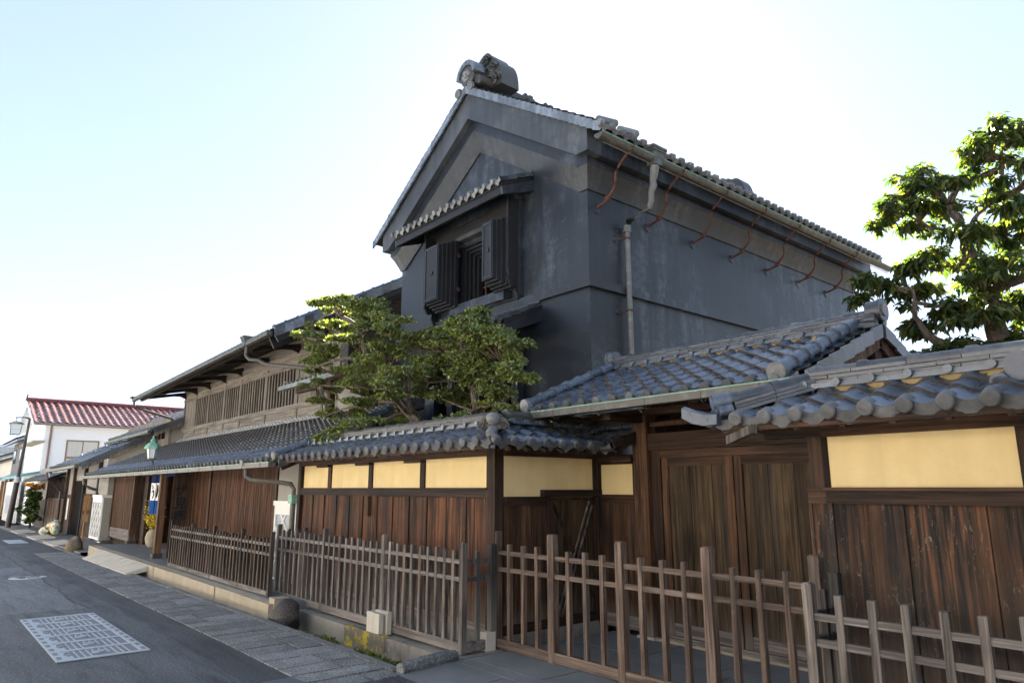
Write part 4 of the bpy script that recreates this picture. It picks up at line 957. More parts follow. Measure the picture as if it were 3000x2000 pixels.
# ridge
zr_ = ridge(sroof, (XC, YF + .5, zA + .0), (XC, YB - .4, zA + .0), 7, .34, .045, 'tile_oni', .10, seg=.4, caplen=.58, base=False, taper=.014)
for i in range(16):
    yk = 8.75 + i * .58
    for sg in (-1, 1): MB().obox((XC + sg * .17, yk, zA + .22), (.035, 0, 0), (0, .05, 0), (0, 0, .13)).obj('ridge_rib', 'tile_oni', sroof)
    MB().tube([(XC, yk, zA + .28), (XC, yk + .01, zA + .44), (XC, yk + .02, zA + .50)], [.13, .075, .03], 8).obj('ridge_crest', 'tile_oni', sroof, True)
on = oni(st, (XC, Y0 + .02, zA + .0), (0, -1, 0), 1.05, .86, .44, 'tile_oni', boss=False)
oni(st, (XC, Y1 - .2, zA + .0), (0, 1, 0), 1.05, .86, .44, 'tile_oni', boss=False)
for sg in (-1, 1):
    for k, (dx, dz, r) in enumerate(((.44, .12, .14), (.36, .42, .13), (.15, .68, .14))):
        scroll(MB(), (0, 0, 0), (1, 0, 0), (0, 0, 1), .1, .01, (0, -1, 0)) if False else None
        mm = MB(); scroll(mm, (XC + sg * dx, Y0 + .0, zA + dz), (1, 0, 0), (0, 0, 1), r, .035, (0, -1, 0), sgn=sg); mm.obj('cloud_scroll', 'tile_oni', on, True)
yd = YF + .02
m = MB().tube([(XC, Y0 + .02, zA + .30), (XC, yd, zA + .27), (XC, yd - .03, zA + .27)], [.21, .21, .17], 22)
dm = m.obj('crest_drum', 'tile_oni', st, True)
m = MB()
for k in range(15):
    a = math.pi * (k / 14); b = math.pi * ((k + 1) / 14)
    if k < 14: m.hexa([(XC + .22 * math.cos(a), yd - .05, zA + .27 + .22 * math.sin(a)), (XC + .30 * math.cos(a), yd - .05, zA + .27 + .32 * math.sin(a)), (XC + .30 * math.cos(b), yd - .05, zA + .27 + .32 * math.sin(b)), (XC + .22 * math.cos(b), yd - .05, zA + .27 + .22 * math.sin(b)), (XC + .22 * math.cos(a), yd + .2, zA + .29 + .22 * math.sin(a)), (XC + .30 * math.cos(a), yd + .2, zA + .29 + .32 * math.sin(a)), (XC + .30 * math.cos(b), yd + .2, zA + .29 + .32 * math.sin(b)), (XC + .22 * math.cos(b), yd + .2, zA + .29 + .22 * math.sin(b))])
m.obj('arch', 'tile_pale', dm)
m = MB()
for k in range(6): a = k * math.pi / 3; m.ball((XC + .085 * math.cos(a), yd - .035, zA + .27 + .085 * math.sin(a)), (.045, .02, .045), 8, 5)
m.ball((XC, yd - .04, zA + .27), (.04, .025, .04), 8, 5); m.obj('crest', 'tile_edge', dm, True)
for sg in (-1, 1): MB().tube([(XC + sg * .33, Y0, zA + .08), (XC + sg * .33, yd + .02, zA + .06), (XC + sg * .33, yd, zA + .06)], [.095, .095, .07], 14).obj('side_roll', 'tile_oni', on, True)
for sg in (-1, 1): MB().tube([(XC + sg * .20, YF - .01, zA - .05), (XC + sg * .20, YF - .07, zA - .06)], .085, 14).obj('round_end_tile', 'tile_edge', st, True)
# half-round copper gutter on the east eave
xg, zg = -6.43, 6.80
def halfpipe(name, parent, a, b, r, mat):
    a, b = Vector(a), Vector(b); d = (b - a).normalized(); sd = d.cross(Vector((0, 0, 1))).normalized(); m = MB(); n = 9
    for rr in (r, r * .9):
        for p in (a, b):
            for k in range(n): t = math.pi * k / (n - 1); m.v.append(p + sd * (rr * math.cos(t)) - Vector((0, 0, rr * math.sin(t))))
    for k in range(n - 1): m.f += [(k, k + 1, n + k + 1, n + k), (2 * n + k, 3 * n + k, 3 * n + k + 1, 2 * n + k + 1)]
    m.f += [(0, n, 3 * n, 2 * n), (n - 1, 3 * n - 1, 4 * n - 1, 2 * n - 1), tuple(range(n))]
    return m.obj(name, mat, parent, True)
sg_ = halfpipe('gutter', st, (xg, YF - .12, zg), (xg, YB, zg + .02), .085, 'copper_patina')
MB().tube([(xg + .087, YF - .12, zg), (xg + .087, YB, zg + .02)], .009, 6).obj('rim', 'patina_rim', sg_)
MB().beam((xg - .02, YF, zg - .10), (xg - .02, YB, zg - .10), .012, .012).obj('tie_wire', 'pipe_grey', sg_)
for i in range(7):
    yb = 7.80 + i * 1.285; yt = yb + .62
    wx = lambda t: X1 + .24 + (xg - .03 - X1 - .24) * t
    pts = []
    for k in range(13):
        t = k / 12; pts.append((wx(t) + .06 * math.sin(t * 2 * math.pi * 1.25), yb + (yt - yb) * 0 + .0 + .0 * t, 6.10 + (zg - .02 - 6.10) * t))
    h = MB().tube(pts, .021, 7); h.tube([(X1 - .01, yb + .0, 6.02), (X1 + .25, yb, 6.08)], .022, 8); h.obox((X1 + .24, yb, 6.105), (.035, 0, 0), (0, .03, 0), (0, 0, .035))
    h.tube([(xg + .1 * math.cos(t), yb, zg - .1 * math.sin(t)) for t in np.linspace(0, math.pi, 7)], .014, 6)
    h.obj('gutter_hook', 'rust', st, True)
    MB().tube([(X1 - .01, yb, 6.0), (X1 + .012, yb, 6.0), (X1 + .02, yb, 6.0)], [.085, .08, .06], 16).obj('wall_boss', 'plaster_black', st, True)
# rainwater head and downpipe
yp = 8.42; dp = MB()
for (w, za, zb) in ((.17, 6.93, 6.97), (.15, 6.89, 6.93), (.13, 6.80, 6.89), (.10, 6.68, 6.80)): dp.box(xg - w * .8, xg + w * .8, yp - w, yp + w, za, zb)
hd = dp.obj('rain_head', 'copper_patina', st)
dp = MB(); prof = [(xg, 6.68), (xg - .02, 6.55), (xg - .05, 6.45), (xg - .04, 6.36), (xg - .09, 6.27), (xg - .10, 6.12), (xg - .14, 6.02), (X1 + .13, 5.90), (X1 + .10, 5.80)]
dp.tube([(a, yp, b) for a, b in prof], [.075, .07, .055, .06, .05, .05, .05, .05, .05], 10); dp.obj('elbow', 'pipe_grey', st, True)
dp = MB().tube([(X1 + .10, yp, 5.84), (X1 + .10, yp, 5.72)], .068, 8).obj('collar', 'pipe_grey', st, True)
dp = MB().tube([(X1 + .10, yp, 5.80), (X1 + .10, yp, .1)], .045, 12).obj('downpipe', 'pipe_grey', st, True)
for z in (5.62, 4.40, 3.2): 
    MB().tube([(X1 - .01, yp - .17, z - .02), (X1 + .10, yp - .02, z)], .014, 6).obj('pipe_bracket', 'rust', st); MB().tube([(X1 - .01, yp - .17, z - .02), (X1 + .02, yp - .17, z - .02)], [.08, .055], 14).obj('wall_boss', 'plaster_black', st, True)
    MB().tube([(X1 + .10, yp, z - .015), (X1 + .10, yp, z + .015)], .052, 12).obj('pipe_ring', 'rust', st, True)
# window with stepped jambs, grille and two stepped shutters
win = thing_w = MB()
for i in range(5):
    a0, a1, b0, b1 = ox0 + .055 * i, ox1 - .055 * i, oz0 + .02 * i, oz1 - .05 * i; y0, y1 = Y0 + .06 * i - .05, Y0 + .06 * (i + 1) - .05
    for q in ((a0 - .001, a0 + .056, y0, y1 + .05, b0, b1), (a1 - .056, a1 + .001, y0, y1 + .05, b0, b1), (a0 + .056, a1 - .056, y0, y1 + .05, b1 - .051, b1), (a0 + .056, a1 - .056, y0, y1 + .05, b0, b0 + .021)): win.box(*q)
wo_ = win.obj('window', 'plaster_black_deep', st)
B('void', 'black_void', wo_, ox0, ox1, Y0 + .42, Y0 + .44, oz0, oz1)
gx0, gx1 = ox0 + .3, ox1 - .3
for i in range(3):
    x = gx0 + .06 + i * (gx1 - gx0 - .1) / 2; MB().tube([(x, Y0 + .3, oz0 + .08), (x, Y0 + .3, oz1 - .22)], .02, 6).obj('grille_bar', 'rust', wo_)
for j in range(5): z = oz0 + .2 + j * .17; MB().tube([(gx0, Y0 + .29, z), (gx1, Y0 + .29, z)], .016, 6).obj('grille_bar', 'rust', wo_)
def shutter(xa, xb, za, zb, sx):
    o = None
    for i in range(5):
        g = .035 * (4 - i); y1 = Y0 - .50 + .075 * (4 - i) + .03; y0 = y1 - .075 + .001
        q = MB().box(xa - (g if sx < 0 else g * .35), xb + (g if sx > 0 else g * .9), y0, y1, za - g, zb + g * .6)
        if i == 0: o = q.obj('shutter', 'plaster_black_deep', st)
        else: q.obj('shutter_step', 'plaster_black_deep', o)
    yf = Y0 - .50 + .03 - .075 + .001 
    ys = Y0 - .545
    m = MB()
    for (a, b, c, d) in ((xa + .03, xb - .03, za + .03, za + .055), (xa + .03, xb - .03, zb - .055, zb - .03), (xa + .03, xa + .055, za + .056, zb - .056), (xb - .055, xb - .03, za + .056, zb - .056)): m.box(a, b, ys - .012, ys + .002, c, d)
    m.obj('shutter_rim', 'plaster_black', o)
    c = Vector(((xa + xb) / 2 + .02, ys - .004, (za + zb) / 2)); k = MB().tube([c + Vector((.035 * math.cos(t), -.012, .035 * math.sin(t))) for t in np.linspace(0, 6.28, 13)], .007, 5); k.tube([c, c + Vector((0, -.012, 0))], .045, 12); k.obj('ring_pull', 'dark_metal', o, True)
shutter(-11.04, -10.56, 5.10, 6.20, 1); shutter(-9.20, -8.90, 5.12, 6.18, 1)
for z in (5.32, 6.0): B('hinge', 'rust', st, -10.50, -10.41, Y0 - .20, Y0 - .14, z - .035, z + .035)
m = MB(); pr = [(-10.62, 6.30), (-9.15, 6.30), (-9.2, 6.36), (-9.30, 6.385), (-10.45, 6.385), (-10.55, 6.36)]
m.prism(pr, lambda p, q, t: (p, t, q), Y0 - .16, Y0 - .001); m.obj('window_lintel', 'plaster_black_light', st)
B('window_lintel', 'plaster_black_deep', st, -11.3, -8.84, Y0 - .12, Y0 - .002, 6.386, 6.62)
B('window_sill', 'plaster_black', st, -10.66, -9.02, Y0 - .20, Y0 - .001, 4.83, 5.01); B('window_sill', 'plaster_black', st, -11.3, -8.7, Y0 - .09, Y0 - .002, 4.81, 4.83)
# side fins carrying the hood, scrolled at the foot
for xf in (-11.40, -8.79):
    pr = [(0, 6.62), (-.33, 6.62), (-.33, 5.30), (-.31, 5.2), (-.33, 5.13), (-.27, 5.02), (-.20, 4.99), (-.14, 5.03), (-.16, 4.92), (-.10, 4.80), (0, 4.74)]
    MB().prism(pr, lambda p, q, t: (t, Y0 + p - .002, q), xf, xf + .055).obj('side_fin', 'plaster_black_deep', st)
    B('fin_batten', 'plaster_black', st, xf - .02 if xf < -10 else xf + .056, xf - .001 if xf < -10 else xf + .08, Y0 - .10, Y0 - .001, 4.85, 6.6)
def hood(x0, x1, ye, ze, yr, zr0, nr, W, brackets=True):
    sl = (zr0 - ze) / (yr - ye); nn = math.hypot(1, sl)
    o = slab('hood', 'plaster_black_deep', st, [(x0, ye, ze), (x1, ye, ze), (x1, yr, zr0), (x0, yr, zr0)], .07)
    MB().prism([(ye + .04, ze - .21), (yr, zr0 - .28), (yr, zr0 - .072), (ye + .02, ze - .072)], lambda p, q, t: (t, p, q), x1 - .06, x1 - .01).obj('hood_board', 'plaster_black', o)
    MB().prism([(ye + .04, ze - .21), (yr, zr0 - .28), (yr, zr0 - .072), (ye + .02, ze - .072)], lambda p, q, t: (t, p, q), x0 + .01, x0 + .06).obj('hood_board', 'plaster_black', o)
    B('hood_fascia', 'plaster_black_deep', o, x0 + .061, x1 - .061, ye + .03, ye + .08, ze - .20, ze - .05)
    r2 = Roof(); nc = round((x1 - x0) / W); W = (x1 - x0) / nc
    r2.plane((x0 + .06, ye - .05, ze - .002), (1, 0, 0), (0, 1 / nn, sl / nn), nc, nr, W, .2, TILE_N, TILE_NE); r2.build(o)
    for i in range(nr):
        v0 = i * .2; a = Vector((x1 + .005, ye - .05 + v0 / nn, ze + v0 * sl / nn + .03)); b = Vector((x1 + .005, ye - .05 + (v0 + .21) / nn, ze + (v0 + .21) * sl / nn + .012)); MB().beam(a, b, .035, .07).obj('verge_tile', 'tile_ridge', o)
    B('hood_flashing', 'plaster_black_light', o, x0, x1, yr - .06, yr - .001, zr0 + .03, zr0 + .085)
hood(-11.93, -8.42, 6.86, 6.66, Y0, 6.98, 4, .22)
hood(-11.6, -8.25, 6.78, 4.22, Y0, 4.60, 4, .22)
# ground floor doorway under the lower hood
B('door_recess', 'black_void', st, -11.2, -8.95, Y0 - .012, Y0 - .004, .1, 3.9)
for x in (-11.35, -10.75, -9.9, -9.2, -8.85): B('door_pilaster', 'plaster_black', st, x, x + .16, Y0 - .16, Y0 - .013, .1, 4.1)
for i in range(7): B('door_slat', 'plaster_black_deep', st, -10.5 + i * .08, -10.46 + i * .08, Y0 - .10, Y0 - .05, .2, 3.6)
# ================================================================= LONG HOUSE
lh = thing('long_house', 'long two-storey wooden merchant house with lattice front and deep tiled eaves', 'building', (-18.5, 6, 0))
fF = FR((0, 4.9, 0), (1, 0, 0), (0, -1, 0)); fU = FR((0, 7.0, 0), (1, 0, 0), (0, -1, 0))
# lower front
fF.box('front_wall', 'wood_dark', lh, -26.9, -21.75, -.3, -.08, .05, 2.2); fF.box('front_wall', 'wood_dark', lh, -18.3, -11.05, -.3, -.08, .05, 2.2)
fF.box('side_wall', 'plaster_grey', lh, -11.1, -11.0, -2.1, -.3, .0, 2.25)
MB().prism([(4.98, 2.0), (7.0, 2.0), (7.0, 3.1), (4.98, 2.25)], lambda p, q, t: (t, p, q), -11.09, -11.02).obj('side_wall', 'plaster_grey', lh)
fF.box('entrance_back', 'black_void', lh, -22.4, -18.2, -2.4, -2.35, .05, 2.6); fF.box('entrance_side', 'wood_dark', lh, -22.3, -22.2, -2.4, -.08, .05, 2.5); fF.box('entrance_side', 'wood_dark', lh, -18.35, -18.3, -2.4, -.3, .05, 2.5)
fF.box('entrance_floor', 'stone_slab', lh, -22.2, -18.35, -2.4, -.05, .0, .09); fF.box('inner_door', 'wood_porch', lh, -22.1, -19.2, -1.0, -.95, .1, 1.5)
def lattice(u0, u1, z0, z1, pitch, d, mat, rails, sw=.6):
    n = int((u1 - u0) / pitch); me = None
    for i in range(n):
        u = u0 + (i + .5) * (u1 - u0) / n
        if me is None: o = fF.box('slat', mat, lh, u - pitch * sw / 2, u + pitch * sw / 2, d, d + .03, z0, z1); me = o.data; M0 = WM[o].translation.copy(); ux = u
        else: inst('slat', me, lh, Matrix.Translation(M0 + Vector((u - ux, jit(.002), 0))))
    for z in rails: fF.box('lattice_rail', mat, lh, u0, u1, d - .03, d - .001, z - .02, z + .02)
lattice(-17.0, -12.32, .15, 1.97, .042, -.03, 'wood_lattice', (.2, .8, 1.4, 1.9)); lattice(-25.6, -22.75, .42, 1.97, .075, -.03, 'wood_lattice', (.5, .85, 1.25, 1.65))
for u in (-25.68, -22.68, -18.42, -17.05, -15.97, -12.28): fF.box('post', 'wood_gate_red' if u != -22.68 else 'wood_lattice', lh, u - .05, u + .05, -.08, .03, .09, 2.1)
fF.box('apron', 'wood_fence_h', lh, -25.6, -22.75, -.07, .02, .12, .42); fF.box('sill', 'wood_fence_h', lh, -17.0, -12.33, -.08, .03, .09, .15)
fF.box('post', 'wood_gate_red', lh, -22.52, -22.36, -.02, .14, .16, 2.1); fF.box('post_stone', 'rock_dark', lh, -22.56, -22.32, -.05, .18, .08, .16)
fF.box('fascia_beam', 'wood_dark_h', lh, -26.9, -11.05, -.06, .05, 2.10, 2.25); fF.box('door_head', 'wood_dark_h', lh, -21.75, -18.4, -.15, -.05, 1.95, 2.1)
MB().box(-17.36, -17.22, 4.20, 4.34, .2, 2.02).obj('porch_post', 'wood_porch', lh); MB().box(-17.39, -17.19, 4.17, 4.37, .085, .2).obj('post_stone', 'rock_dark', lh)
# grey plaster end bays over white diamond-lattice (namako) dado
def namako(par, u0, u1, d, z0, z1, side=True, cell=.42):
    o = fF.box('diamond_dado', 'tile_pale', par, u0, u1, -.08, d, z0, z1)
    fF.box('dado_cap', 'plaster_white', o, u0 - .03, u1 + .03, -.08, d + .04, z1 - .05, z1 + .03); fF.box('dado_band', 'plaster_white', o, u0 - .01, u1 + .01, -.07, d + .02, z1 - .20, z1 - .051)
    fF.box('dado_edge', 'plaster_white', o, u0 - .012, u0 + .05, -.07, d + .018, z0, z1 - .2); fF.box('dado_edge', 'plaster_white', o, u1 - .05, u1 + .012, -.07, d + .018, z0, z1 - .2); fF.box('dado_edge', 'plaster_white', o, u0 + .051, u1 - .051, -.07, d + .018, z0, z0 + .07)
    W_, H_ = u1 - u0 - .1, z1 - z0 - .27; k = -H_
    while k < W_:
        for sg in (1, -1):
            a, b = k, k + H_; za, zb = (0, H_) if sg > 0 else (H_, 0)
            if a < 0: za = za + (zb - za) * (-a) / H_; a = 0
            if b > W_: zb = za + (zb - za) * (W_ - a) / (b - a); b = W_
            if b - a > .03: MB().beam(fF.p(u0 + .05 + a, d + .004, z0 + .07 + za), fF.p(u0 + .05 + b, d + .004, z0 + .07 + zb), .035, .022, up=(0, -1, 0)).obj('joint_rib', 'plaster_white', o)
        k += cell
    return o
namako(lh, -12.22, -11.30, .02, .05, 1.36); fF.box('end_bay', 'plaster_grey', lh, -12.22, -11.05, -.08, .0, 1.39, 2.1); fF.box('end_bay', 'plaster_grey', lh, -11.3, -11.05, -.08, .0, .05, 1.39)
namako(lh, -27.4, -25.85, .26, .0, 1.36); fF.box('end_bay', 'plaster_grey', lh, -27.4, -25.85, -.08, .16, 1.39, 2.1)
o = MB().box(-25.84, -25.80, 4.66, 4.9, .02, 1.3).obj('dado_side', 'plaster_grey', lh)
# wing board with the shop sign
wg = thing('sign_board', 'dark wooden sign board with brushed black characters beside the cloth', 'sign', (-17.12, 4.6, .1))
B('board', 'wood_sign', wg, -17.17, -17.12, 4.44, 4.87, .1, 1.98); B('board_frame', 'wood_gate_red', wg, -17.18, -17.10, 4.82, 4.87, .098, 1.982)
def text(s_, size, M, mat, par, name='lettering', ext=.004):
    cu = bpy.data.curves.new('t', 'FONT'); cu.body = s_; cu.size = size; cu.align_x = 'CENTER'; cu.extrude = ext; cu.offset = .006
    ob = bpy.data.objects.new('t', cu); COL.objects.link(ob)
    dg = bpy.context.evaluated_depsgraph_get(); me = bpy.data.meshes.new_from_object(ob.evaluated_get(dg)); bpy.data.objects.remove(ob)
    me.materials.clear(); me.materials.append(MAT[mat]); return inst(name, me, par, M)
Msg = Matrix(((0, 0, 1, 0), (1, 0, 0, 0), (0, 1, 0, 0), (0, 0, 0, 1)))
for i, ch in enumerate('伏見郷'): text(ch, .27, Matrix.Translation((-17.117, 4.62, 1.47 - i * .29)) @ Msg, 'ink', wg)
# divided cloth hung at the entrance
nr_ = thing('noren_cloth', 'blue and white cloth with brushed characters hanging at the shop entrance', 'cloth', (-17.8, 4.28, 1))
def clothpanel(u0, u1, z0, z1, mat, name='cloth_panel'):
    m = MB(); n = 10
    for i in range(n + 1):
        u = u0 + (u1 - u0) * i / n; w = .02 * math.sin(u * 17) + .012 * math.sin(u * 41)
        for z in (z1, (z0 + z1) / 2, z0): m.v.append(Vector((u + (z1 - z) * .02, 4.27 + w * (1 + .4 * (2 - z)), z)))
    for i in range(n):
        for k in range(2): a = i * 3 + k; m.f.append((a, a + 1, a + 4, a + 3))
    return m.obj(name, mat, nr_, True)
for a, b in ((-18.25, -17.80), (-17.785, -17.42)):
    clothpanel(a, b, 1.72, 1.96, 'cloth_navy'); clothpanel(a, b, 1.33, 1.722, 'cloth_white'); clothpanel(a, b, 1.02, 1.332, 'cloth_blue')
MB().tube([(-18.4, 4.275, 1.97), (-16.4, 4.275, 1.97)], .015, 8).obj('pole', 'wood_dark', nr_)
for a, b in ((-17.35, -16.9), (-16.85, -16.5)): clothpanel(a, b, 1.86, 1.96, 'cloth_navy')
for pts, r in (([(-18.10, 1.68), (-18.02, 1.62), (-18.08, 1.58)], .012), ([(-18.12, 1.52), (-17.95, 1.55), (-17.9, 1.46), (-18.0, 1.38), (-18.06, 1.37)], .013), ([(-17.62, 1.68), (-17.60, 1.55), (-17.66, 1.42), (-17.70, 1.38)], .022)):
    MB().tube([(a, 4.235, z) for a, z in pts], [r * .7] + [r] * (len(pts) - 2) + [r * .35], 6).obj('brush_stroke', 'ink', nr_, True)
# lower roof
LE, LR = 4.36, 7.0; lz0, lz1 = 2.04, 3.20; ls = (lz1 - lz0) / (LR - LE); nl = math.hypot(1, ls); lx0, lx1 = -27.0, -10.86
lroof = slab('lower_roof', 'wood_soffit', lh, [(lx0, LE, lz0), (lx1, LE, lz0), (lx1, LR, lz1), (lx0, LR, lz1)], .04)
rl = Roof(); nc = int((lx1 - lx0 - .1) / TW); VL = Vector((0, 1 / nl, ls / nl))
rl.plane((lx1 - .12 - nc * TW, LE - .06, lz0 - .008), (1, 0, 0), VL, nc, 14, TW, .205, lambda c, r: TILE if r < 3 else TILE_OLD, TILE_E, keep=lambda u, v: v < 2.86)  # bluer lower rows paint in the sky reflection near the eave
rl.build(lroof, 298)
for i in range(26): x = -26.6 + i * .62; MB().beam((x, 4.95, lz0 + (4.95 - LE) * ls - .07), (x, LE + .02, lz0 - .065), .05, .05).obj('rafter', 'wood_dark_d', lh)
for dx, r in ((-.10, .062), (-.34, .05)):
    a = Vector((lx1 + dx, LE - .05, lz0 + .075)); b = Vector((lx1 + dx, LR, lz1 + .07))
    if dx > -.2: cap_row(lroof, a, b, r, .27, 'tile', up=(0, -ls, 1), low=.9)
    MB().tube([a + Vector((0, .03, 0)), a + Vector((0, -.04, -.008)), a + Vector((0, -.05, -.01))], [r * 1.2, r * 1.2, r * .9], 16).obj('round_end_tile', 'tile_edge', lh, True)
for i in range(13):
    v0 = i * .225; ya = LE - .04 + v0 / nl; yb = ya + .23 / nl; za = lz0 + v0 * ls / nl + .03; zb = za + .23 * ls / nl - .02
    MB().hexa([(lx1 + .005, ya, za - .15), (lx1 + .035, ya, za - .15), (lx1 + .035, yb, zb - .15), (lx1 + .005, yb, zb - .15), (lx1 + .005, ya, za + .03), (lx1 + .035, ya, za + .03), (lx1 + .035, yb, zb + .03), (lx1 + .005, yb, zb + .03)]).obj('verge_tile', 'tile_ridge', lroof)
m = MB(); scroll(m, (lx1 + .03, LE + .16, lz0 + .04), (0, 1, 0), (0, 0, 1), .05, .01, (1, 0, 0)); scroll(m, (lx1 + .03, LE + .30, lz0 + .09), (0, 1, 0), (0, 0, 1), .04, .008, (1, 0, 0), sgn=-1); m.obj('verge_scroll', 'tile', lh, True)
MB().beam((lx1 - .03, LE + .02, lz0 - .10), (lx1 - .03, LR, lz1 - .10), .05, .13).obj('barge_board', 'wood_dark', lh)
# plaster flashing of stepped tiles along the top of the lower roof
for i in range(52):
    x = -26.3 + i * .228
    for k in range(3): MB().box(x, x + .20, 6.72 + .07 * k, 6.98, lz1 - .06 + .045 * k + .02, lz1 - .02 + .045 * k + .02).obj('flashing_tile', 'tile_edge', lroof)
# gutters and downpipes
gutter('gutter', lh, (-26.98, 4.20, 1.945), (-10.80, 4.20, 1.965), .11, .075, (0, -1, 0), hook=.75)
m = MB().box(-12.02, -11.88, 4.12, 4.28, 1.98, 2.06); m.tube([(-11.95, 4.2, 1.98), (-11.95, 4.22, 1.80), (-11.85, 4.28, 1.74), (-11.42, 4.58, 1.70), (-11.25, 4.72, 1.67), (-11.22, 4.76, 1.58), (-11.22, 4.76, 1.45)], .038, 8); m.obj('rain_head', 'copper_patina', lh)
B('pipe_collar', 'patina_green', lh, -11.29, -11.15, 4.70, 4.82, 1.36, 1.50); MB().tube([(-11.22, 4.76, 1.4), (-11.22, 4.76, .05)], .045, 10).obj('downpipe', 'copper_patina', lh, True)
m = MB().tube([(-26.9, 4.2, 1.92), (-26.9, 4.22, 1.75), (-27.0, 4.4, 1.62), (-27.2, 4.66, 1.55), (-27.25, 4.7, 1.4), (-27.25, 4.7, .0)], .05, 8); m.obj('downpipe', 'copper_patina', lh, True)
# upper storey
fU.box('upper_wall', 'wood_grey_h', lh, -26.6, -14.4, -.2, -.06, 2.9, 5.4)
posts = [-26.45, -25.13, -23.71, -22.17, -20.73, -18.74, -16.65, -15.2]
for u in posts: fU.box('post', 'wood_grey', lh, u - .06, u + .06, -.07, .03, 3.2, 4.75)
for z0, z1, d in ((3.30, 3.40, .01), (3.54, 3.665, .045), (4.60, 4.70, .025), (4.86, 5.0, .03)): fU.box('wall_rail', 'wood_grey_h', lh, -26.6, -14.4, -.06, d, z0, z1)
fU.box('wall_panel', 'wood_grey_h', lh, -26.6, -14.4, -.06, .0, 3.401, 3.539); fU.box('wall_panel', 'wood_grey_h', lh, -26.6, -14.4, -.06, .0, 4.701, 4.859); fU.box('wall_panel', 'wood_grey', lh, -26.39, -25.19, -.06, .0, 3.666, 4.6); fU.box('wall_panel', 'wood_grey', lh, -16.59, -14.4, -.06, .0, 3.666, 4.6)
for u in posts[1:-1]: fU.box('rail_block', 'wood_dark', lh, u - .035, u + .035, .0, .012, 3.401, 3.539)
for a, b in zip(posts[1:6], posts[2:7]):
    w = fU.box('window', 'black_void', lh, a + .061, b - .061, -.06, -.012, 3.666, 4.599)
    n = max(6, round((b - a) / .205)); sw = (b - a - .12) / n
    for i in range(n): u = a + .06 + sw * (i + .5); fU.box('slat', 'wood_grey', w, u - .036, u + .036, -.011, .003, 3.667, 4.598)
UE = 5.62; us = .55; tilt = .022
uz = lambda x, y: 5.02 + (x + 14.8) * tilt + (y - UE) * us
ux0, ux1, UR = -27.35, -14.75, 10.4
uroof = slab('upper_roof', 'wood_soffit', lh, [(ux0, UE, uz(ux0, UE)), (ux1, UE, uz(ux1, UE)), (ux1, UR, uz(ux1, UR)), (ux0, UR, uz(ux0, UR))], .06)
slab('upper_roof', 'tile_old', lh, [(ux0, UR, uz(ux0, UR)), (ux1, UR, uz(ux1, UR)), (ux1, 2 * UR - UE, uz(ux1, UE)), (ux0, 2 * UR - UE, uz(ux0, UE))], .06)
nu = math.hypot(1, us); rl = Roof(); nc = int((ux1 - ux0 - .1) / TW); Uu = Vector((1, 0, tilt)).normalized()
rl.plane((ux1 - .1 - nc * TW, UE - .06, uz(ux1 - .1 - nc * TW, UE) - .03), Uu, Vector((0, 1 / nu, us / nu)), nc, 24, TW, .235, TILE, TILE_E); rl.build(uroof, 0)
for i in range(22):
    v0 = i * .25; ya = UE - .04 + v0 / nu; yb = ya + .255 / nu; za = uz(ux1, ya) + .03; zb = uz(ux1, yb) + .012
    MB().hexa([(ux1 + .005, ya, za - .17), (ux1 + .04, ya, za - .17), (ux1 + .04, yb, zb - .17), (ux1 + .005, yb, zb - .17), (ux1 + .005, ya, za + .04), (ux1 + .04, ya, za + .04), (ux1 + .04, yb, zb + .04), (ux1 + .005, yb, zb + .04)]).obj('verge_tile', 'tile_pale' if i % 3 else 'tile_ridge', uroof)
cap_row(uroof, (ux1 - .07, UE - .04, uz(ux1, UE) + .04), (ux1 - .07, UR, uz(ux1, UR) + .05), .06, .3, 'tile', up=(0, -us, 1), low=.9)
for x_ in (ux0 + .35, -23.2, -19.0): slab('soffit', 'wood_soffit', lh, [(x_, UE + .17, uz(x_, UE) - .045), (x_ + 4.18, UE + .17, uz(x_ + 4.18, UE) - .045), (x_ + 4.18, 7.0, uz(x_ + 4.18, UE) + .36), (x_, 7.0, uz(x_, UE) + .36)], .015)
for dx, hh, dd in ((-.04, .22, .16), (-.30, .30, .24)): MB().beam((ux1 + dx, UE + .02, uz(ux1, UE) - dd), (ux1 + dx, UR, uz(ux1, UR) - dd), .05, hh).obj('barge_board', 'plaster_black_deep', lh)
MB().prism([(7.0, 2.5), (14, 2.5), (14, 5.0), (UR, 7.3), (7.0, 5.55)], lambda p, q, t: (t, p, q), -15.3, -15.2).obj('gable_wall', 'wood_soffit', lh)
MB().prism([(7.0, 0), (14, 0), (14, 5.0), (UR, 7.3), (7.0, 5.55)], lambda p, q, t: (t, p, q), -26.6, -26.5).obj('gable_wall', 'plaster_grey', lh)
for u in posts[:-1] + [-15.2]:
    a = Vector((u, 7.0, uz(u, 7.0) - .42)); b = Vector((u, UE + .12, uz(u, UE) - .13)); MB().beam((u, 7.0, uz(u, UE) + .16), (u, UE + .15, uz(u, UE) - .09), .08, .10).obj('eave_bracket', 'wood_soffit', lh)
    MB().prism([(7.0, uz(u, UE) - .05), (6.8, uz(u, UE) + .03), (6.4, uz(u, UE) + .02), (7.0, uz(u, UE) + .14)], lambda p, q, t: (t, p, q), u - .035, u + .035).obj('bracket_foot', 'wood_soffit', lh)
MB().beam((ux0 + .05, UE + .12, uz(ux0, UE) - .06), (ux1 - .05, UE + .12, uz(ux1, UE) - .06), .10, .11).obj('eave_beam', 'wood_old', lh); MB().beam((ux0 + .05, 6.35, uz(ux0, 6.3) - .13), (ux1 - .05, 6.35, uz(ux1, 6.3) - .13), .10, .10).obj('eave_beam', 'wood_dark_h', lh)
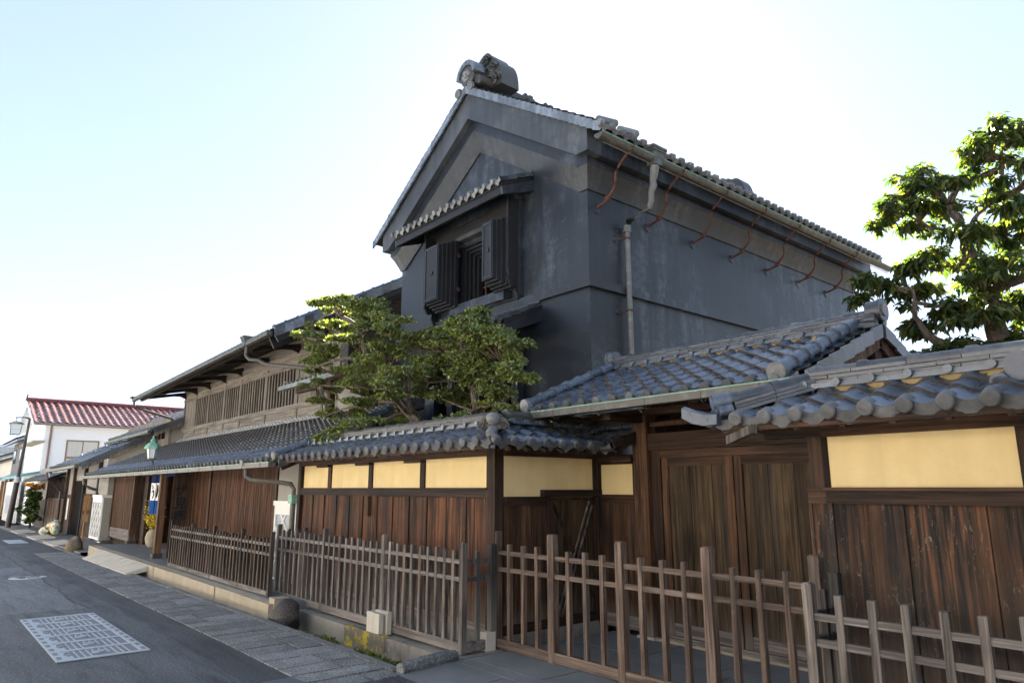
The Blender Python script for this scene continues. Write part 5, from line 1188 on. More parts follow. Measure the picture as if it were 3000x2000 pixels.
gutter('gutter', lh, (ux0, 5.50, uz(ux0, UE) - .085), (ux1 - .05, 5.50, uz(ux1, UE) - .085), .12, .10, (0, -1, 0), 'copper_patina', 'copper_patina', hook=1.1)
m = MB()
for w, z0, z1 in ((.13, .05, .10), (.11, -.02, .05), (.08, -.12, -.02)): m.box(-16.2 - w, -16.2 + w, 5.5 - w, 5.5 + w, uz(-16.2, UE) + z0, uz(-16.2, UE) + z1)
zz = uz(-16.2, UE); m.tube([(-16.2, 5.5, zz - .12), (-16.2, 5.5, zz - .35), (-16.1, 5.55, zz - .45), (-15.9, 5.7, zz - .48), (-15.75, 5.8, zz - .58), (-14.4, 6.5, zz - .80)], .042, 8); m.obj('rain_head', 'copper_patina', lh)
m = MB(); zz = uz(ux0 + .1, UE)
m.box(ux0 - .04, ux0 + .2, 5.38, 5.62, zz - .05, zz + .02); m.tube([(ux0 + .08, 5.5, zz - .1), (ux0 + .1, 5.52, zz - .32), (ux0 + .3, 5.9, zz - .48), (ux0 + .75, 6.7, zz - .75)], .045, 8); m.obj('rain_head', 'dark_metal', lh)
# small lean-to roof at the east end
sz = 3.93; so = slab('lean_to_roof', 'wood_soffit', lh, [(-15.75, 6.34, sz), (-12.9, 6.34, sz), (-12.9, 7.3, sz + .40), (-15.75, 7.3, sz + .40)], .05)
rl = Roof(); ns = math.hypot(1, .42); rl.plane((-15.7, 6.30, sz), (1, 0, 0), (0, 1 / ns, .42 / ns), 12, 4, TW, .235, TILE, TILE_E); rl.build(so)
B('lean_to_wall', 'plaster_grey', lh, -14.4, -12.95, 7.0, 7.1, 2.5, 4.2); B('lean_to_beam', 'wood_old', lh, -15.6, -12.95, 6.5, 6.6, sz - .16, sz - .05)
B('verge_end', 'plaster_grey', lh, -15.77, -15.72, 6.28, 6.7, sz + .0, sz + .12)
gutter('gutter', lh, (-15.8, 6.22, sz - .07), (-12.9, 6.22, sz - .06), .10, .08, (0, -1, 0), 'pipe_grey', 'patina_rim')
m = MB().tube([(-13.75, 6.24, sz - .1), (-13.75, 6.27, sz - .35), (-13.78, 6.42, sz - .5), (-13.78, 6.42, 2.9)], .04, 8); m.obj('downpipe', 'pipe_grey', lh, True); B('pipe_post', 'wood_dark', lh, -13.66, -13.54, 6.4, 6.52, 2.7, sz - .1)
# lantern on the lower roof
ln = thing('lantern', 'green patinated copper lantern with white glass above the shop eaves', 'lantern', (-19.6, 4.55, 2.15))
lc = Vector((-19.6, 4.5, 2.32))
MB().tube([lc + Vector((-.25, .1, -.12)), lc + Vector((-.05, .05, -.06)), lc + Vector((0, 0, .0))], .02, 6).obj('bracket', 'copper_patina', ln)
def ngon(r, n=6, ph=.3): return [(math.cos(2 * math.pi * k / n + ph) * r, math.sin(2 * math.pi * k / n + ph) * r) for k in range(n)]
def frus(rs, mat, name, par, n=6):
    m = MB(); L = len(rs)
    for r, z in rs: m.v += [lc + Vector((p, q, z)) for p, q in ngon(r, n)]
    for i in range(L - 1):
        for k in range(n): j = (k + 1) % n; m.f.append((i * n + k, i * n + j, (i + 1) * n + j, (i + 1) * n + k))
    m.f += [tuple(range(n))[::-1], tuple(range((L - 1) * n, L * n))]; return m.obj(name, mat, par)
frus([(.10, 0), (.105, .03)], 'copper_patina', 'base', ln); g_ = frus([(.10, .03), (.14, .27)], 'glass_pale', 'glass', ln)
for k in range(6):
    p0 = Vector((*ngon(.102)[k], .03)); p1 = Vector((*ngon(.143)[k], .27)); MB().tube([lc + p0, lc + p1], .009, 5).obj('glazing_bar', 'copper_patina', g_)
frus([(.20, .265), (.205, .285), (.15, .38), (.075, .43), (.06, .44), (.06, .47), (.085, .48), (.03, .53), (.02, .57), (.035, .585), (.012, .61)], 'patina_green', 'cap', ln)

# vase of forsythia, by the entrance
vs_ = thing('vase', 'pale stoneware vase on the paving by the shop entrance', 'vase', (-20.6, 4.95, .09))
m = MB(); pr = [(.09, 0), (.15, .08), (.18, .22), (.15, .36), (.09, .43), (.11, .46)]; n = 16
for r, z in pr: m.v += [Vector((-20.6 + r * math.cos(6.2832 * k / n), 4.95 + r * math.sin(6.2832 * k / n), .093 + z)) for k in range(n)]
for i in range(len(pr) - 1):
    for k in range(n): j = (k + 1) % n; m.f.append((i * n + k, i * n + j, (i + 1) * n + j, (i + 1) * n + k))
m.f.append(tuple(range(n))[::-1]); m.obj('body', 'stone_step', vs_, True)
fs = thing('forsythia', 'yellow flowering branches standing in the entrance vase', 'flowers', (-20.6, 4.95, .5))
V, Fc = [], []; m = MB()
for k in range(16):
    a = random.uniform(0, 6.28); d = Vector((math.cos(a) * .30, math.sin(a) * .22, random.uniform(.35, .8))); p0 = Vector((-20.6, 4.95, .5)); p1 = p0 + d * .6 + Vector((0, 0, .08)); p2 = p0 + d
    m.tube([p0, p1, p2], [.008, .006, .003], 5); t = rng.uniform(.25, 1, 70)[:, None]
    P = np.array(p0) * (1 - t) + np.array(p2) * t + rng.normal(size=(70, 3)) * .035; leaves(V, Fc, P, rng.normal(size=(70, 3)), .045, .016)
m.obj('stems', 'bark', fs); leaf_obj('blossom', V, Fc, 'flower_yellow', fs)

# ================================================================= NEXT HOUSE
nh = thing('town_house', 'old dark boarded town house with stepped tiled roofs beyond the long house', 'building', (-34, 6, -.2))
fN = FR((0, 4.9, 0), (1, 0, 0), (0, -1, 0))
fN.box('front_wall', 'plaster_grey', nh, -44.2, -27.45, -.3, -.05, -.35, 2.6)
g0 = -.32
fN.box('board_dado', 'wood_fence0', nh, -44.1, -40.6, -.05, .02, g0, 1.05); fN.box('dado_cap', 'wood_grey_h', nh, -44.1, -40.5, -.05, .08, 1.05, 1.10)
fN.box('window_opening', 'black_void', nh, -40.3, -35.2, -.05, -.03, 1.15, 2.1)
for i in range(12): fN.box('board', 'wood_gate_red', nh, -40.4 + i * .43, -39.985 + i * .43, -.05, .01 + (i % 2) * .012, g0 + .1, 1.13)
for i in range(14): fN.box('slat', 'wood_dark', nh, -40.2 + i * .36, -40.1 + i * .36, -.03, .0, 1.15, 2.1)
for u, m_ in ((-40.5, 'wood_fence_y'), (-35.1, 'wood_dark'), (-33.4, 'wood_gate_red'), (-31.0, 'wood_dark'), (-28.3, 'wood_dark')): fN.box('post', m_, nh, u - .08, u + .08, -.05, .06, g0, 2.5)
fN.box('plank_door', 'wood_dark', nh, -35.0, -33.5, -.05, -.02, g0, 1.35); fN.box('doorway', 'black_void', nh, -33.3, -31.1, -.05, -.03, g0, 1.9); fN.box('lattice_panel', 'wood_dark', nh, -30.9, -28.4, -.05, -.02, g0 + .2, 1.4)
for i in range(11): fN.box('slat', 'wood_fence0', nh, -30.85 + i * .23, -30.76 + i * .23, -.02, .02, g0 + .2, 1.4)
fN.box('notice', 'cloth_white', nh, -34.6, -34.3, -.02, -.01, .35, 1.2)
# lean-to, lower and upper roofs
def simple_roof(par, x0, x1, ye, ze, yr, zr0, nm, W=TW, me=TILE, mee=TILE_E, L=.235, limit=60, verge=True):
    sl = (zr0 - ze) / (yr - ye); nn = math.hypot(1, sl)
    o = slab(nm, 'wood_soffit', par, [(x0, ye, ze), (x1, ye, ze), (x1, yr, zr0), (x0, yr, zr0)], .05)
    r2 = Roof(); nc = int((x1 - x0 - .05) / W); nr = int(math.hypot(yr - ye, zr0 - ze) / L) + 1
    r2.plane((x1 - .05 - nc * W, ye - .05, ze - .002), (1, 0, 0), (0, 1 / nn, sl / nn), nc, nr, W, L, me, mee, keep=lambda u, v: v < nn * (yr - ye)); r2.build(o, limit)
    if verge:
        n = nr
        for i in range(n):
            v0 = i * L; a = Vector((x1 + .02, ye - .03 + v0 / nn, ze + v0 * sl / nn - .02)); b = a + Vector((0, L * 1.03 / nn, L * sl / nn)); MB().beam(a, b, .04, .17).obj('verge_tile', 'tile_ridge', o)
        MB().beam((x1 - .05, ye + .03, ze - .14), (x1 - .05, yr, zr0 - .14), .05, .12).obj('barge_board', 'wood_grey', par)
    return o
o = simple_roof(nh, -44.5, -36.0, 4.35, 1.98, 4.95, 2.25, 'lean_to_roof', limit=20, verge=False)
o = simple_roof(nh, -35.3, -28.2, 4.28, 2.42, 6.4, 3.50, 'lower_roof')
for i in range(7): MB().tube([(-28.6 - i * 1.0, 5.2 + (i % 3) * .35, 2.98 + (i % 3) * .18), (-28.6 - i * 1.0, 5.2 + (i % 3) * .35, 3.06 + (i % 3) * .18)], [.05, .02], 6).obj('pale_knob', 'tile_edge', o)  # small pale knobs spread over the lower roof tiles
gutter('gutter', nh, (-35.4, 4.14, 2.30), (-28.3, 4.14, 2.34), .11, .08, (0, -1, 0), hook=1.5)
m = MB().tube([(-35.2, 4.14, 2.26), (-35.2, 4.2, 2.0), (-35.3, 4.5, 1.7), (-35.3, 4.72, 1.5), (-35.3, 4.72, -.3)], .05, 8); m.obj('downpipe', 'dark_metal', nh, True)
B('upper_wall', 'wood_grey', nh, -33.2, -26.7, 6.6, 6.7, 2.6, 4.1)
for u in (-31.5, -29.2, -28.0): B('upper_window', 'black_void', nh, u, u + .8, 6.58, 6.598, 3.35, 3.75); B('window_bar', 'wood_grey', nh, u + .37, u + .43, 6.56, 6.579, 3.35, 3.75)
o = simple_roof(nh, -33.6, -26.4, 6.05, 3.58, 7.6, 4.32, 'upper_roof')
slab('upper_roof', 'tile_old', nh, [(-33.6, 9.1, 3.58), (-26.4, 9.1, 3.58), (-26.4, 7.6, 4.32), (-33.6, 7.6, 4.32)], .05)
ridge(o, (-33.6, 7.6, 4.34), (-26.6, 7.6, 4.34), 5, .24, .035, 'tile_ridge', .07, seg=.5, caplen=.4, base=False)
drum(nh, (-33.5, 7.6, 4.5), (-1, 0, 0), .12, .12); gutter('gutter', nh, (-33.7, 5.9, 3.46), (-26.4, 5.9, 3.50), .11, .08, (0, -1, 0), hook=1.5)
MB().prism([(6.7, 2.4), (9, 2.4), (9, 3.5), (7.6, 4.2), (6.7, 3.8)], lambda p, q, t: (t, p, q), -26.75, -26.7).obj('gable_wall', 'plaster_grey', nh)
MB().prism([(5.0, 1.5), (6.7, 1.5), (6.7, 3.5), (5.0, 2.7)], lambda p, q, t: (t, p, q), -28.5, -28.42).obj('gable_wall', 'plaster_grey', nh)
# signpost, bags
sp = thing('signpost', 'slender pointed wooden signpost with two small boards beside tan boulder', 'signpost', (-24.6, 4.0, -.1))
MB().post(-24.6, 4.0, .09, -.13, 1.38, d=.05, c=.03).obj('post', 'wood_orange', sp)
for z0, z1, w in ((.95, 1.40, .085), (.62, .90, .08)): MB().prism([(-w, z0), (w, z0), (w, z1 - .05), (0, z1 + (.06 if z1 > 1 else -.05)), (-w, z1 - .05)], lambda p, q, t: (-24.6 + t, 4.0 + p, q), .03, .055).obj('sign_plate', 'wood_orange', sp)
for i, (c, r) in enumerate((((-33.2, 4.3, .06), (.30, .22, .24)), ((-32.9, 4.05, -.02), (.26, .2, .17)), ((-32.6, 4.35, .12), (.25, .2, .28)))):
    mb = MB().ball((0, 0, 0), 1, 14, 9)
    for k, p in enumerate(mb.v): mb.v[k] = Vector((p.x * r[0], p.y * r[1], p.z * r[2])) * (1 + .12 * math.sin(p.x * 6 + i) * math.cos(p.y * 5 + p.z * 7)) + Vector(c)
    tag(mb.obj('planting_bag', 'bag_print', None, True), ['plump colourful printed bag behind the other two bags', 'flat printed bag lying at the front of the bags', 'tall printed bag nearest the doorway post'][i], 'bag')
# ================================================================= WHITE HOUSE
wh = thing('white_house', 'white boarded house with dark red tiled roof behind the old houses', 'building', (-49, 9, -.3))
wx = -45.0
B('wall', 'white_siding', wh, -53, wx, 4.95, 16, -.4, 5.05)
for i in range(22): B('siding_board', 'white_siding', wh, wx + .001, wx + .02 + (i % 2) * .004, 4.96, 15.9, .1 + i * .225, .318 + i * .225)
for i in range(22): B('siding_board', 'white_siding', wh, -52.9, wx - .01, 4.93 - (i % 2) * .004, 4.949, .1 + i * .225, .318 + i * .225)
MB().prism([(-53, 5.05), (wx, 5.05), (-49, 6.35)], lambda p, q, t: (p, t, q), 4.95, 15.9).obj('gable', 'white_siding', wh)
for sg in (1, -1):
    xe = -49 + sg * 4.5; o = slab('roof', 'white_siding', wh, [(xe, 4.35, 5.02), (xe, 16.4, 5.02), (-49, 16.4, 6.55), (-49, 4.35, 6.55)], .10)
    r2 = Roof(); nn = math.hypot(4.5, 1.53)
    if sg > 0: r2.plane((xe + .05, 4.36, 5.03), (0, 1, 0), (-4.5 / nn, 0, 1.53 / nn), 33, 13, .36, .36, TILE_RED); r2.build(o, 295)
    else: r2.plane((xe - .05, 16.3, 5.03), (0, -1, 0), (4.5 / nn, 0, 1.53 / nn), 33, 13, .36, .36, TILE_RED); r2.build(o, 0)
    MB().beam((xe, 4.33, 4.93), (-49, 4.33, 6.46), .04, .2).obj('barge_board', 'white_siding', wh)
MB().tube([(-49, 4.3, 6.66), (-49, 16.4, 6.66)], .16, 8).obj('ridge_cap', 'tile_red', wh, True); MB().tube([(-49, 4.3, 6.6), (-49, 4.3, 7.0)], [.1, .03], 6).obj('finial', 'tile_red', wh)
w = B('window', 'frame_brown', wh, wx + .021, wx + .06, 5.98, 7.56, 2.55, 4.2)
for a, b, c, d in ((6.06, 6.74, 3.3, 4.12), (6.80, 7.48, 3.3, 4.12), (6.06, 6.74, 2.6, 3.2), (6.80, 7.48, 2.6, 3.2)): B('pane', 'curtain', w, wx + .061, wx + .07, a, b, c, d)
MB().tube([(wx + .08, 5.2, 4.95), (wx + .08, 5.2, -.3)], .05, 8).obj('downpipe', 'frame_brown', wh, True); MB().tube([(-44.45, 4.35, 4.95), (-44.45, 16.3, 4.95)], .05, 6).obj('gutter', 'frame_brown', wh)
B('side_awning', 'stone_step', wh, -50, wx + .3, 4.4, 4.949, 4.0, 4.1); slab('front_canopy', 'teal_paint', wh, [(-52, 3.9, 2.25), (-44.6, 3.9, 2.25), (-44.6, 4.9, 2.5), (-52, 4.9, 2.5)], .12)
# ================================================================= FAR HOUSES
def far_house(label, x0, x1, yf, yb, hh, roof, wall, rmat, gcol='wood_dark', post='wood_orange', base=-.36, low=None):
    t = thing('far_house', label, 'building', ((x0 + x1) / 2, yf, base), 'houses further along the street')
    B('wall', wall, t, x0, x1, yf, yb, base, hh)
    ym = (yf + yb) / 2
    slab('roof', rmat, t, [(x0 - .5, yf - .7, hh - .1), (x1 + .5, yf - .7, hh - .1), (x1 + .5, ym, hh + roof), (x0 - .5, ym, hh + roof)], .14); slab('roof', rmat, t, [(x0 - .5, yb + .7, hh - .1), (x1 + .5, yb + .7, hh - .1), (x1 + .5, ym, hh + roof), (x0 - .5, ym, hh + roof)], .14)
    MB().tube([(x0 - .5, ym, hh + roof), (x1 + .5, ym, hh + roof)], .16, 8).obj('ridge', rmat, t)
    MB().prism([(yf, hh), (yb, hh), (ym, hh + roof - .1)], lambda p, q, s_: (s_, p, q), x1 - .2, x1).obj('gable', wall, t)
    r2 = Roof(); sl = (roof + .1) / (ym - yf + .7); nn = math.hypot(1, sl)
    if rmat != 'teal_paint': r2.plane((x0 - .4, yf - .72, hh - .08), (1, 0, 0), (0, 1 / nn, sl / nn), int((x1 - x0 + .9) / .36), int((ym - yf + .7) * nn / .36), .36, .36, make_tile('tile_far', .36, .36, .075, .03, rmat)); r2.build(t, 0)
    if low:
        slab('canopy', rmat, t, [(x0 - .3, yf - 1.0, low), (x1 + .3, yf - 1.0, low), (x1 + .3, yf, low + .45), (x0 - .3, yf, low + .45)], .12)
        for i in range(4): x = x0 + .3 + i * (x1 - x0 - .6) / 3; B('post', post, t, x - .09, x + .09, yf - .5, yf - .32, base, low)
    for i in range(2):
        x = x0 + 1 + i * (x1 - x0) * .45; w = B('window', gcol, t, x, x + 1.5, yf - .03, yf - .005, hh - 1.5, hh - .5); B('pane', 'glass', w, x + .08, x + 1.42, yf - .04, yf - .031, hh - 1.42, hh - .58)
    w = B('window', gcol, t, x1 + .005, x1 + .03, ym - .7, ym + .7, hh - 1.4, hh - .4); B('pane', 'glass', w, x1 + .031, x1 + .04, ym - .6, ym + .6, hh - 1.32, hh - .48)
    B('door', gcol, t, x0 + 1, x0 + 2.4, yf - .04, yf - .005, base, 1.6)
    return t
far_house('two-storey dark tiled house with timber frame right behind the white house', -66, -57, 5.4, 12, 4.9, 1.6, 'plaster_grey', 'tile', low=2.2)
far_house('cream walled house with low tiled canopy at the far bend', -80, -69, 4.6, 13, 3.4, 1.7, 'plaster_white', 'tile_ridge', low=2.1)
far_house('low dark roofed house at the very end of the street', -100, -84, 3.6, 13, 3.6, 1.9, 'plaster_grey', 'tile', low=2.2)
far_house('white gabled house closing the street at its far end', -125, -108, .5, 9, 4.2, 3.0, 'plaster_white', 'tile_ridge')
tb = thing('apartment_block', 'pale blue apartment block rising above the far roofs', 'building', (-165, 12, 0))
B('wall', 'white_siding', tb, -175, -160, 4, 22, -1, 9.6)
for i in range(3): B('balcony', 'white_siding', tb, -160, -159.2, 4.2, 21.8, 1.5 + i * 2.6, 2.6 + i * 2.6); B('window_band', 'curtain', tb, -160, -159.95, 4.5, 21.5, 2.7 + i * 2.6, 3.9 + i * 2.6)
# ================================================================= HOUSES ACROSS THE STREET (behind the camera; facades made white and near for more bounced sunlight)
def opposite_house(x0, x1, hh, wall, label):
    t = thing('opposite_house', label, 'building', ((x0 + x1) / 2, -6, gz(x0)), 'houses across the street')
    yf, yb = -4.5, -12.5; ym = (yf + yb) / 2; b = gz(x0) - .1
    B('wall', wall, t, x0, x1, yb, yf, b, hh)
    slab('roof', 'tile', t, [(x0 - .3, yf + .8, hh - .15), (x1 + .3, yf + .8, hh - .15), (x1 + .3, ym, hh + 1.9), (x0 - .3, ym, hh + 1.9)], .14); slab('roof', 'tile', t, [(x0 - .3, yb - .8, hh - .15), (x1 + .3, yb - .8, hh - .15), (x1 + .3, ym, hh + 1.9), (x0 - .3, ym, hh + 1.9)], .14)
    slab('canopy', 'tile', t, [(x0, yf + .9, 2.45), (x1, yf + .9, 2.45), (x1, yf + .005, 2.85), (x0, yf + .005, 2.85)], .1)
    n = int((x1 - x0) / 2.2)
    for i in range(n):
        x = x0 + .5 + i * (x1 - x0 - .6) / n; w = B('window', 'wood_lattice', t, x, x + 1.4, yf + .002, yf + .05, 3.3, hh - .7); B('pane', 'curtain', w, x + .08, x + 1.32, yf + .051, yf + .06, 3.38, hh - .78)
        B('door' if i == n // 2 else 'shop_lattice', 'wood_lattice', t, x, x + 1.6, yf + .002, yf + .06, .1 if i == n // 2 else .6, 2.2)
for q in ((-58, -45.5, 5.0, 'plaster_white', 'pale plastered house far along the other side of the street'), (-45, -34, 4.6, 'plaster_white', 'low white house on the other side of the street'), (-33.5, -22, 5.2, 'plaster_white', 'white plastered shop facing the long house'), (-21.5, -11, 4.8, 'plaster_white', 'shorter white plastered shop facing the black storehouse'), (-10.5, 1, 5.1, 'plaster_white', 'white plastered house facing the gate'), (1.5, 14, 4.8, 'wood_grey_h', 'grey boarded house past the end of the board wall')): opposite_house(*q)
ne = thing('shading_house', 'unseen dark boarded house added east of the garden to shade the storehouse', 'building', (7.5, 12, 0))  # out of view, added to cut sky light on the storehouse side wall
B('wall', 'wood_soffit', ne, 3.2, 12, 7.4, 19, 0, 5.2)
for sg in (-1, 1): slab('roof', 'tile_old', ne, [(7.6 + sg * 5.0, 6.8, 5.1), (7.6 + sg * 5.0, 19.6, 5.1), (7.6, 19.6, 7.3), (7.6, 6.8, 7.3)], .14)
MB().prism([(3.2, 5.2), (12, 5.2), (7.6, 7.2)], lambda p, q, t: (p, t, q), 7.4, 19).obj('gable', 'wood_soffit', ne)
for i in range(4): w = B('window', 'wood_dark', ne, 3.17, 3.199, 8.4 + i * 2.6, 9.8 + i * 2.6, 3.2, 4.4); B('pane', 'glass', w, 3.16, 3.169, 8.5 + i * 2.6, 9.7 + i * 2.6, 3.3, 4.3)
# low white wall with grille and shrub before the white house
gw_ = thing('garden_wall', 'white rendered wall with barred opening beside the flowering shrub', 'wall', (-56, 4.6, -.36))
B('wall', 'plaster_white', gw_, -56.5, -50.2, 4.5, 4.7, -.36, 2.0); B('opening', 'black_void', gw_, -55, -51.5, 4.48, 4.499, .1, 1.2)
for i in range(12): B('bar', 'white_siding', gw_, -54.9 + i * .3, -54.8 + i * .3, 4.44, 4.478, .1, 1.2)
# street lamp
lp = thing('street_lamp', 'tall brown street lamp post with hanging square lantern', 'street lamp', (-43.2, 3.74, gz(-43.2)))
pb, pt = Vector((-43.2, 3.74, gz(-43))), Vector((-43.2, 4.02, 5.1))
ptm = pb + (pt - pb) * .45
MB().tube([pb, ptm], [.13, .12], 12).obj('lower_post', 'dark_metal', lp, True); MB().tube([ptm, pt], [.085, .06], 12).obj('upper_post', 'dark_metal', lp, True)
MB().tube([ptm - (pt - pb) * .04, ptm + (pt - pb) * .01], .15, 12).obj('collar', 'steel_pale', lp, True)
MB().tube([pt, pt + Vector((0, -.2, .05)), pt + Vector((0, -.62, .02))], [.05, .035, .03], 8).obj('arm', 'dark_metal', lp, True)
l0 = pt + Vector((0, -.55, 0)); m = MB().tube([l0, l0 - Vector((0, 0, .15))], .02, 6)
m.add([l0 + Vector((a * .34, b * .34, -.30)) for a, b in ((-1, -1), (1, -1), (1, 1), (-1, 1))] + [l0 + Vector((a * .08, b * .08, -.15)) for a, b in ((-1, -1), (1, -1), (1, 1), (-1, 1))], [(0, 1, 5, 4), (1, 2, 6, 5), (2, 3, 7, 6), (3, 0, 4, 7), (3, 2, 1, 0), (4, 5, 6, 7)]); m.obj('lantern_cap', 'dark_metal', lp)
m = MB().hexa([l0 + Vector((a * .19, b * .19, -.84)) for a, b in ((-1, -1), (1, -1), (1, 1), (-1, 1))] + [l0 + Vector((a * .24, b * .24, -.31)) for a, b in ((-1, -1), (1, -1), (1, 1), (-1, 1))]); g_ = m.obj('lantern_glass', 'glass_pale', lp)
for a, b in ((-1, -1), (1, -1), (1, 1), (-1, 1)): MB().tube([l0 + Vector((a * .19, b * .19, -.84)), l0 + Vector((a * .24, b * .24, -.3))], .014, 4).obj('lantern_bar', 'dark_metal', g_)
for z in (-.84, -.57): MB().box(l0.x - .215, l0.x + .215, l0.y - .215, l0.y + .215, l0.z + z - .012, l0.z + z + .012).obj('lantern_bar', 'dark_metal', g_)

# ================================================================= TREES
def tree(name, label, cat, K, ypl, stems, pads, mat, ln, wd, scale, dens, droop=0., base=None, group=None, sd=1, smin=.0):
    """K = crop transform of the photograph; stems/pads given as photo points, put at their own depth"""
    g = np.random.default_rng(sd); rnd = random.Random(sd)
    px = lambda p: (K[0] + p[0] * K[2], K[1] + p[1] * K[2])
    P3 = lambda p, dy=0: at_y(*px(p), ypl + dy)
    root = P3(stems[0][0][0]); root = Vector((root.x, root.y, 0.0 if base is None else base))
    t = thing(name, label, cat, root, group)
    mb = MB(); allp = []
    for k, (pts, r0, r1, dys) in enumerate(stems):
        q = [P3(p, d) for p, d in zip(pts, dys)]
        if k == 0: q = [root] + q
        fine = []
        for a, b in zip(q, q[1:]):
            for i in range(4): fine.append(a.lerp(b, i / 4) + Vector((rnd.uniform(-1, 1), rnd.uniform(-1, 1), rnd.uniform(-1, 1))) * r1 * .5)
        fine.append(q[-1]); n = len(fine); mb.tube(fine, [r0 + (r1 - r0) * i / (n - 1) for i in range(n)], 9); allp += fine
    V, Fc = [], []
    for (x, y, rx, ry, *rest) in pads:
        dy = rest[0] if rest else rnd.uniform(-.45, .45) * scale[1]
        c = P3((x, y), dy); n = int(dens * (rx * ry) ** .85); a, b = rx * scale[0], ry * scale[0] * .92
        d = min(a, .75 * scale[1])
        kk = 5; off = g.normal(size=(kk, 3)) * [.52, .5, .42]; off[0] *= .3; which = g.integers(0, kk, n); srad = g.uniform(.42, .68, kk)[which]
        u = g.normal(size=(n, 3)); u /= np.linalg.norm(u, axis=1, keepdims=True); low = u[:, 2] < -.25; u[low, 2] *= -1 * (g.random(low.sum()) < .72) * 1.0 + 1 * (g.random(low.sum()) >= 2)
        rr = g.random(n) ** .4
        ph = g.uniform(0, 6.28, 6); lump = 1 + .20 * np.sin(u[:, 0] * 5 + ph[0]) * np.sin(u[:, 1] * 5 + ph[1]) + .14 * np.sin(u[:, 0] * 11 + u[:, 2] * 7 + ph[2]) + .08 * g.normal(size=n)
        q = u * (rr * lump * srad)[:, None] + off[which]
        ax = np.array(RT); fd = np.array(FH)
        Pp = np.array(c) + q[:, :1] * a * ax + q[:, 1:2] * d * fd + q[:, 2:3] * b * np.array([0, 0, 1.0])
        N = u * .7 + g.normal(size=(n, 3)) * .55 + [0, 0, .55]
        leaves(V, Fc, Pp, N, ln, wd)
        if droop:
            vv = V[-1].reshape(-1, 4, 3); vv[:, 2, 2] -= ln * droop; vv[:, 1, 2] -= ln * droop * .35; vv[:, 3, 2] -= ln * droop * .35
        near = min(allp, key=lambda z: (z - c).length); base_p = near
        for i in range(max(4, int(rx / 14))):
            e = Vector(Pp[rnd.randrange(n)]); mid = c.lerp(e, .35) - Vector((0, 0, b * .45)); mb.tube([base_p.lerp(c, .25) - Vector((0, 0, b * .5)), mid, e], [.011 * scale[2], .008 * scale[2], .003 * scale[2]], 5, False)
        if (near - c).length > .12: mb.tube([near, near.lerp(c, .5) - Vector((0, 0, b * .25)) + Vector((rnd.uniform(-.05, .05), 0, 0)), c - Vector((0, 0, b * .35))], [.017 * scale[2], .013 * scale[2], .008 * scale[2]], 6, False)
    mb.obj('trunk', 'bark', t, True); leaf_obj('crown', V, Fc, mat, t); return t
KK = (840, 830, 760 / 2091)
tree('garden_tree', 'cloud-pruned evergreen leaning left over the coping and house eaves', 'tree', KK, 5.7,
     [([(1070, 1140), (960, 1020), (880, 930), (800, 800), (700, 660), (640, 560), (600, 430), (570, 340), (450, 270), (380, 200)], .085, .03, [.1, .1, .05, 0, 0, 0, 0, 0, .05, .1]), ([(660, 620), (480, 600), (330, 640), (220, 680)], .035, .015, [0, -.1, -.2, -.25]), ([(830, 850), (600, 835), (420, 830), (260, 820)], .026, .01, [0, -.1, -.2, -.25]), ([(590, 420), (420, 440), (240, 450)], .022, .01, [0, -.1, -.2]), ([(640, 580), (760, 560), (850, 500)], .03, .012, [0, .1, .2]), ([(600, 400), (720, 330), (820, 280)], .028, .01, [0, 0, .1]), ([(900, 950), (700, 960), (500, 1000), (350, 1050)], .035, .012, [.05, -.1, -.25, -.3]), ([(960, 1030), (800, 1100), (600, 1150), (420, 1230)], .03, .012, [.1, -.2, -.45, -.6])],
     [(430, 150, 170, 75), (320, 215, 80, 65), (600, 200, 190, 70), (640, 270, 160, 55), (790, 285, 100, 45), (130, 410, 85, 50), (230, 440, 110, 45), (170, 350, 45, 45), (420, 350, 130, 50), (620, 350, 80, 40), (850, 380, 130, 60), (480, 450, 130, 55), (330, 520, 120, 55), (720, 470, 170, 60), (180, 620, 95, 60), (340, 600, 130, 55), (230, 690, 80, 35), (840, 560, 130, 60), (600, 690, 130, 65), (740, 660, 130, 60), (420, 720, 130, 55), (240, 800, 75, 38), (560, 790, 130, 55), (860, 800, 150, 70), (400, 840, 90, 55), (660, 880, 170, 60), (850, 900, 120, 45), (260, 950, 75, 35), (310, 1055, 90, 38), (560, 960, 120, 50), (560, 1060, 90, 50), (720, 1110, 170, 55, -.4), (960, 1050, 120, 55), (440, 1190, 110, 40, -.6), (370, 1270, 105, 50, -.75), (510, 1240, 80, 50, -.7), (940, 690, 110, 60), (620, 560, 120, 40)],
     'leaf_holly', .062, .017, (.00225, .9, 1.0), 1.15, sd=3)
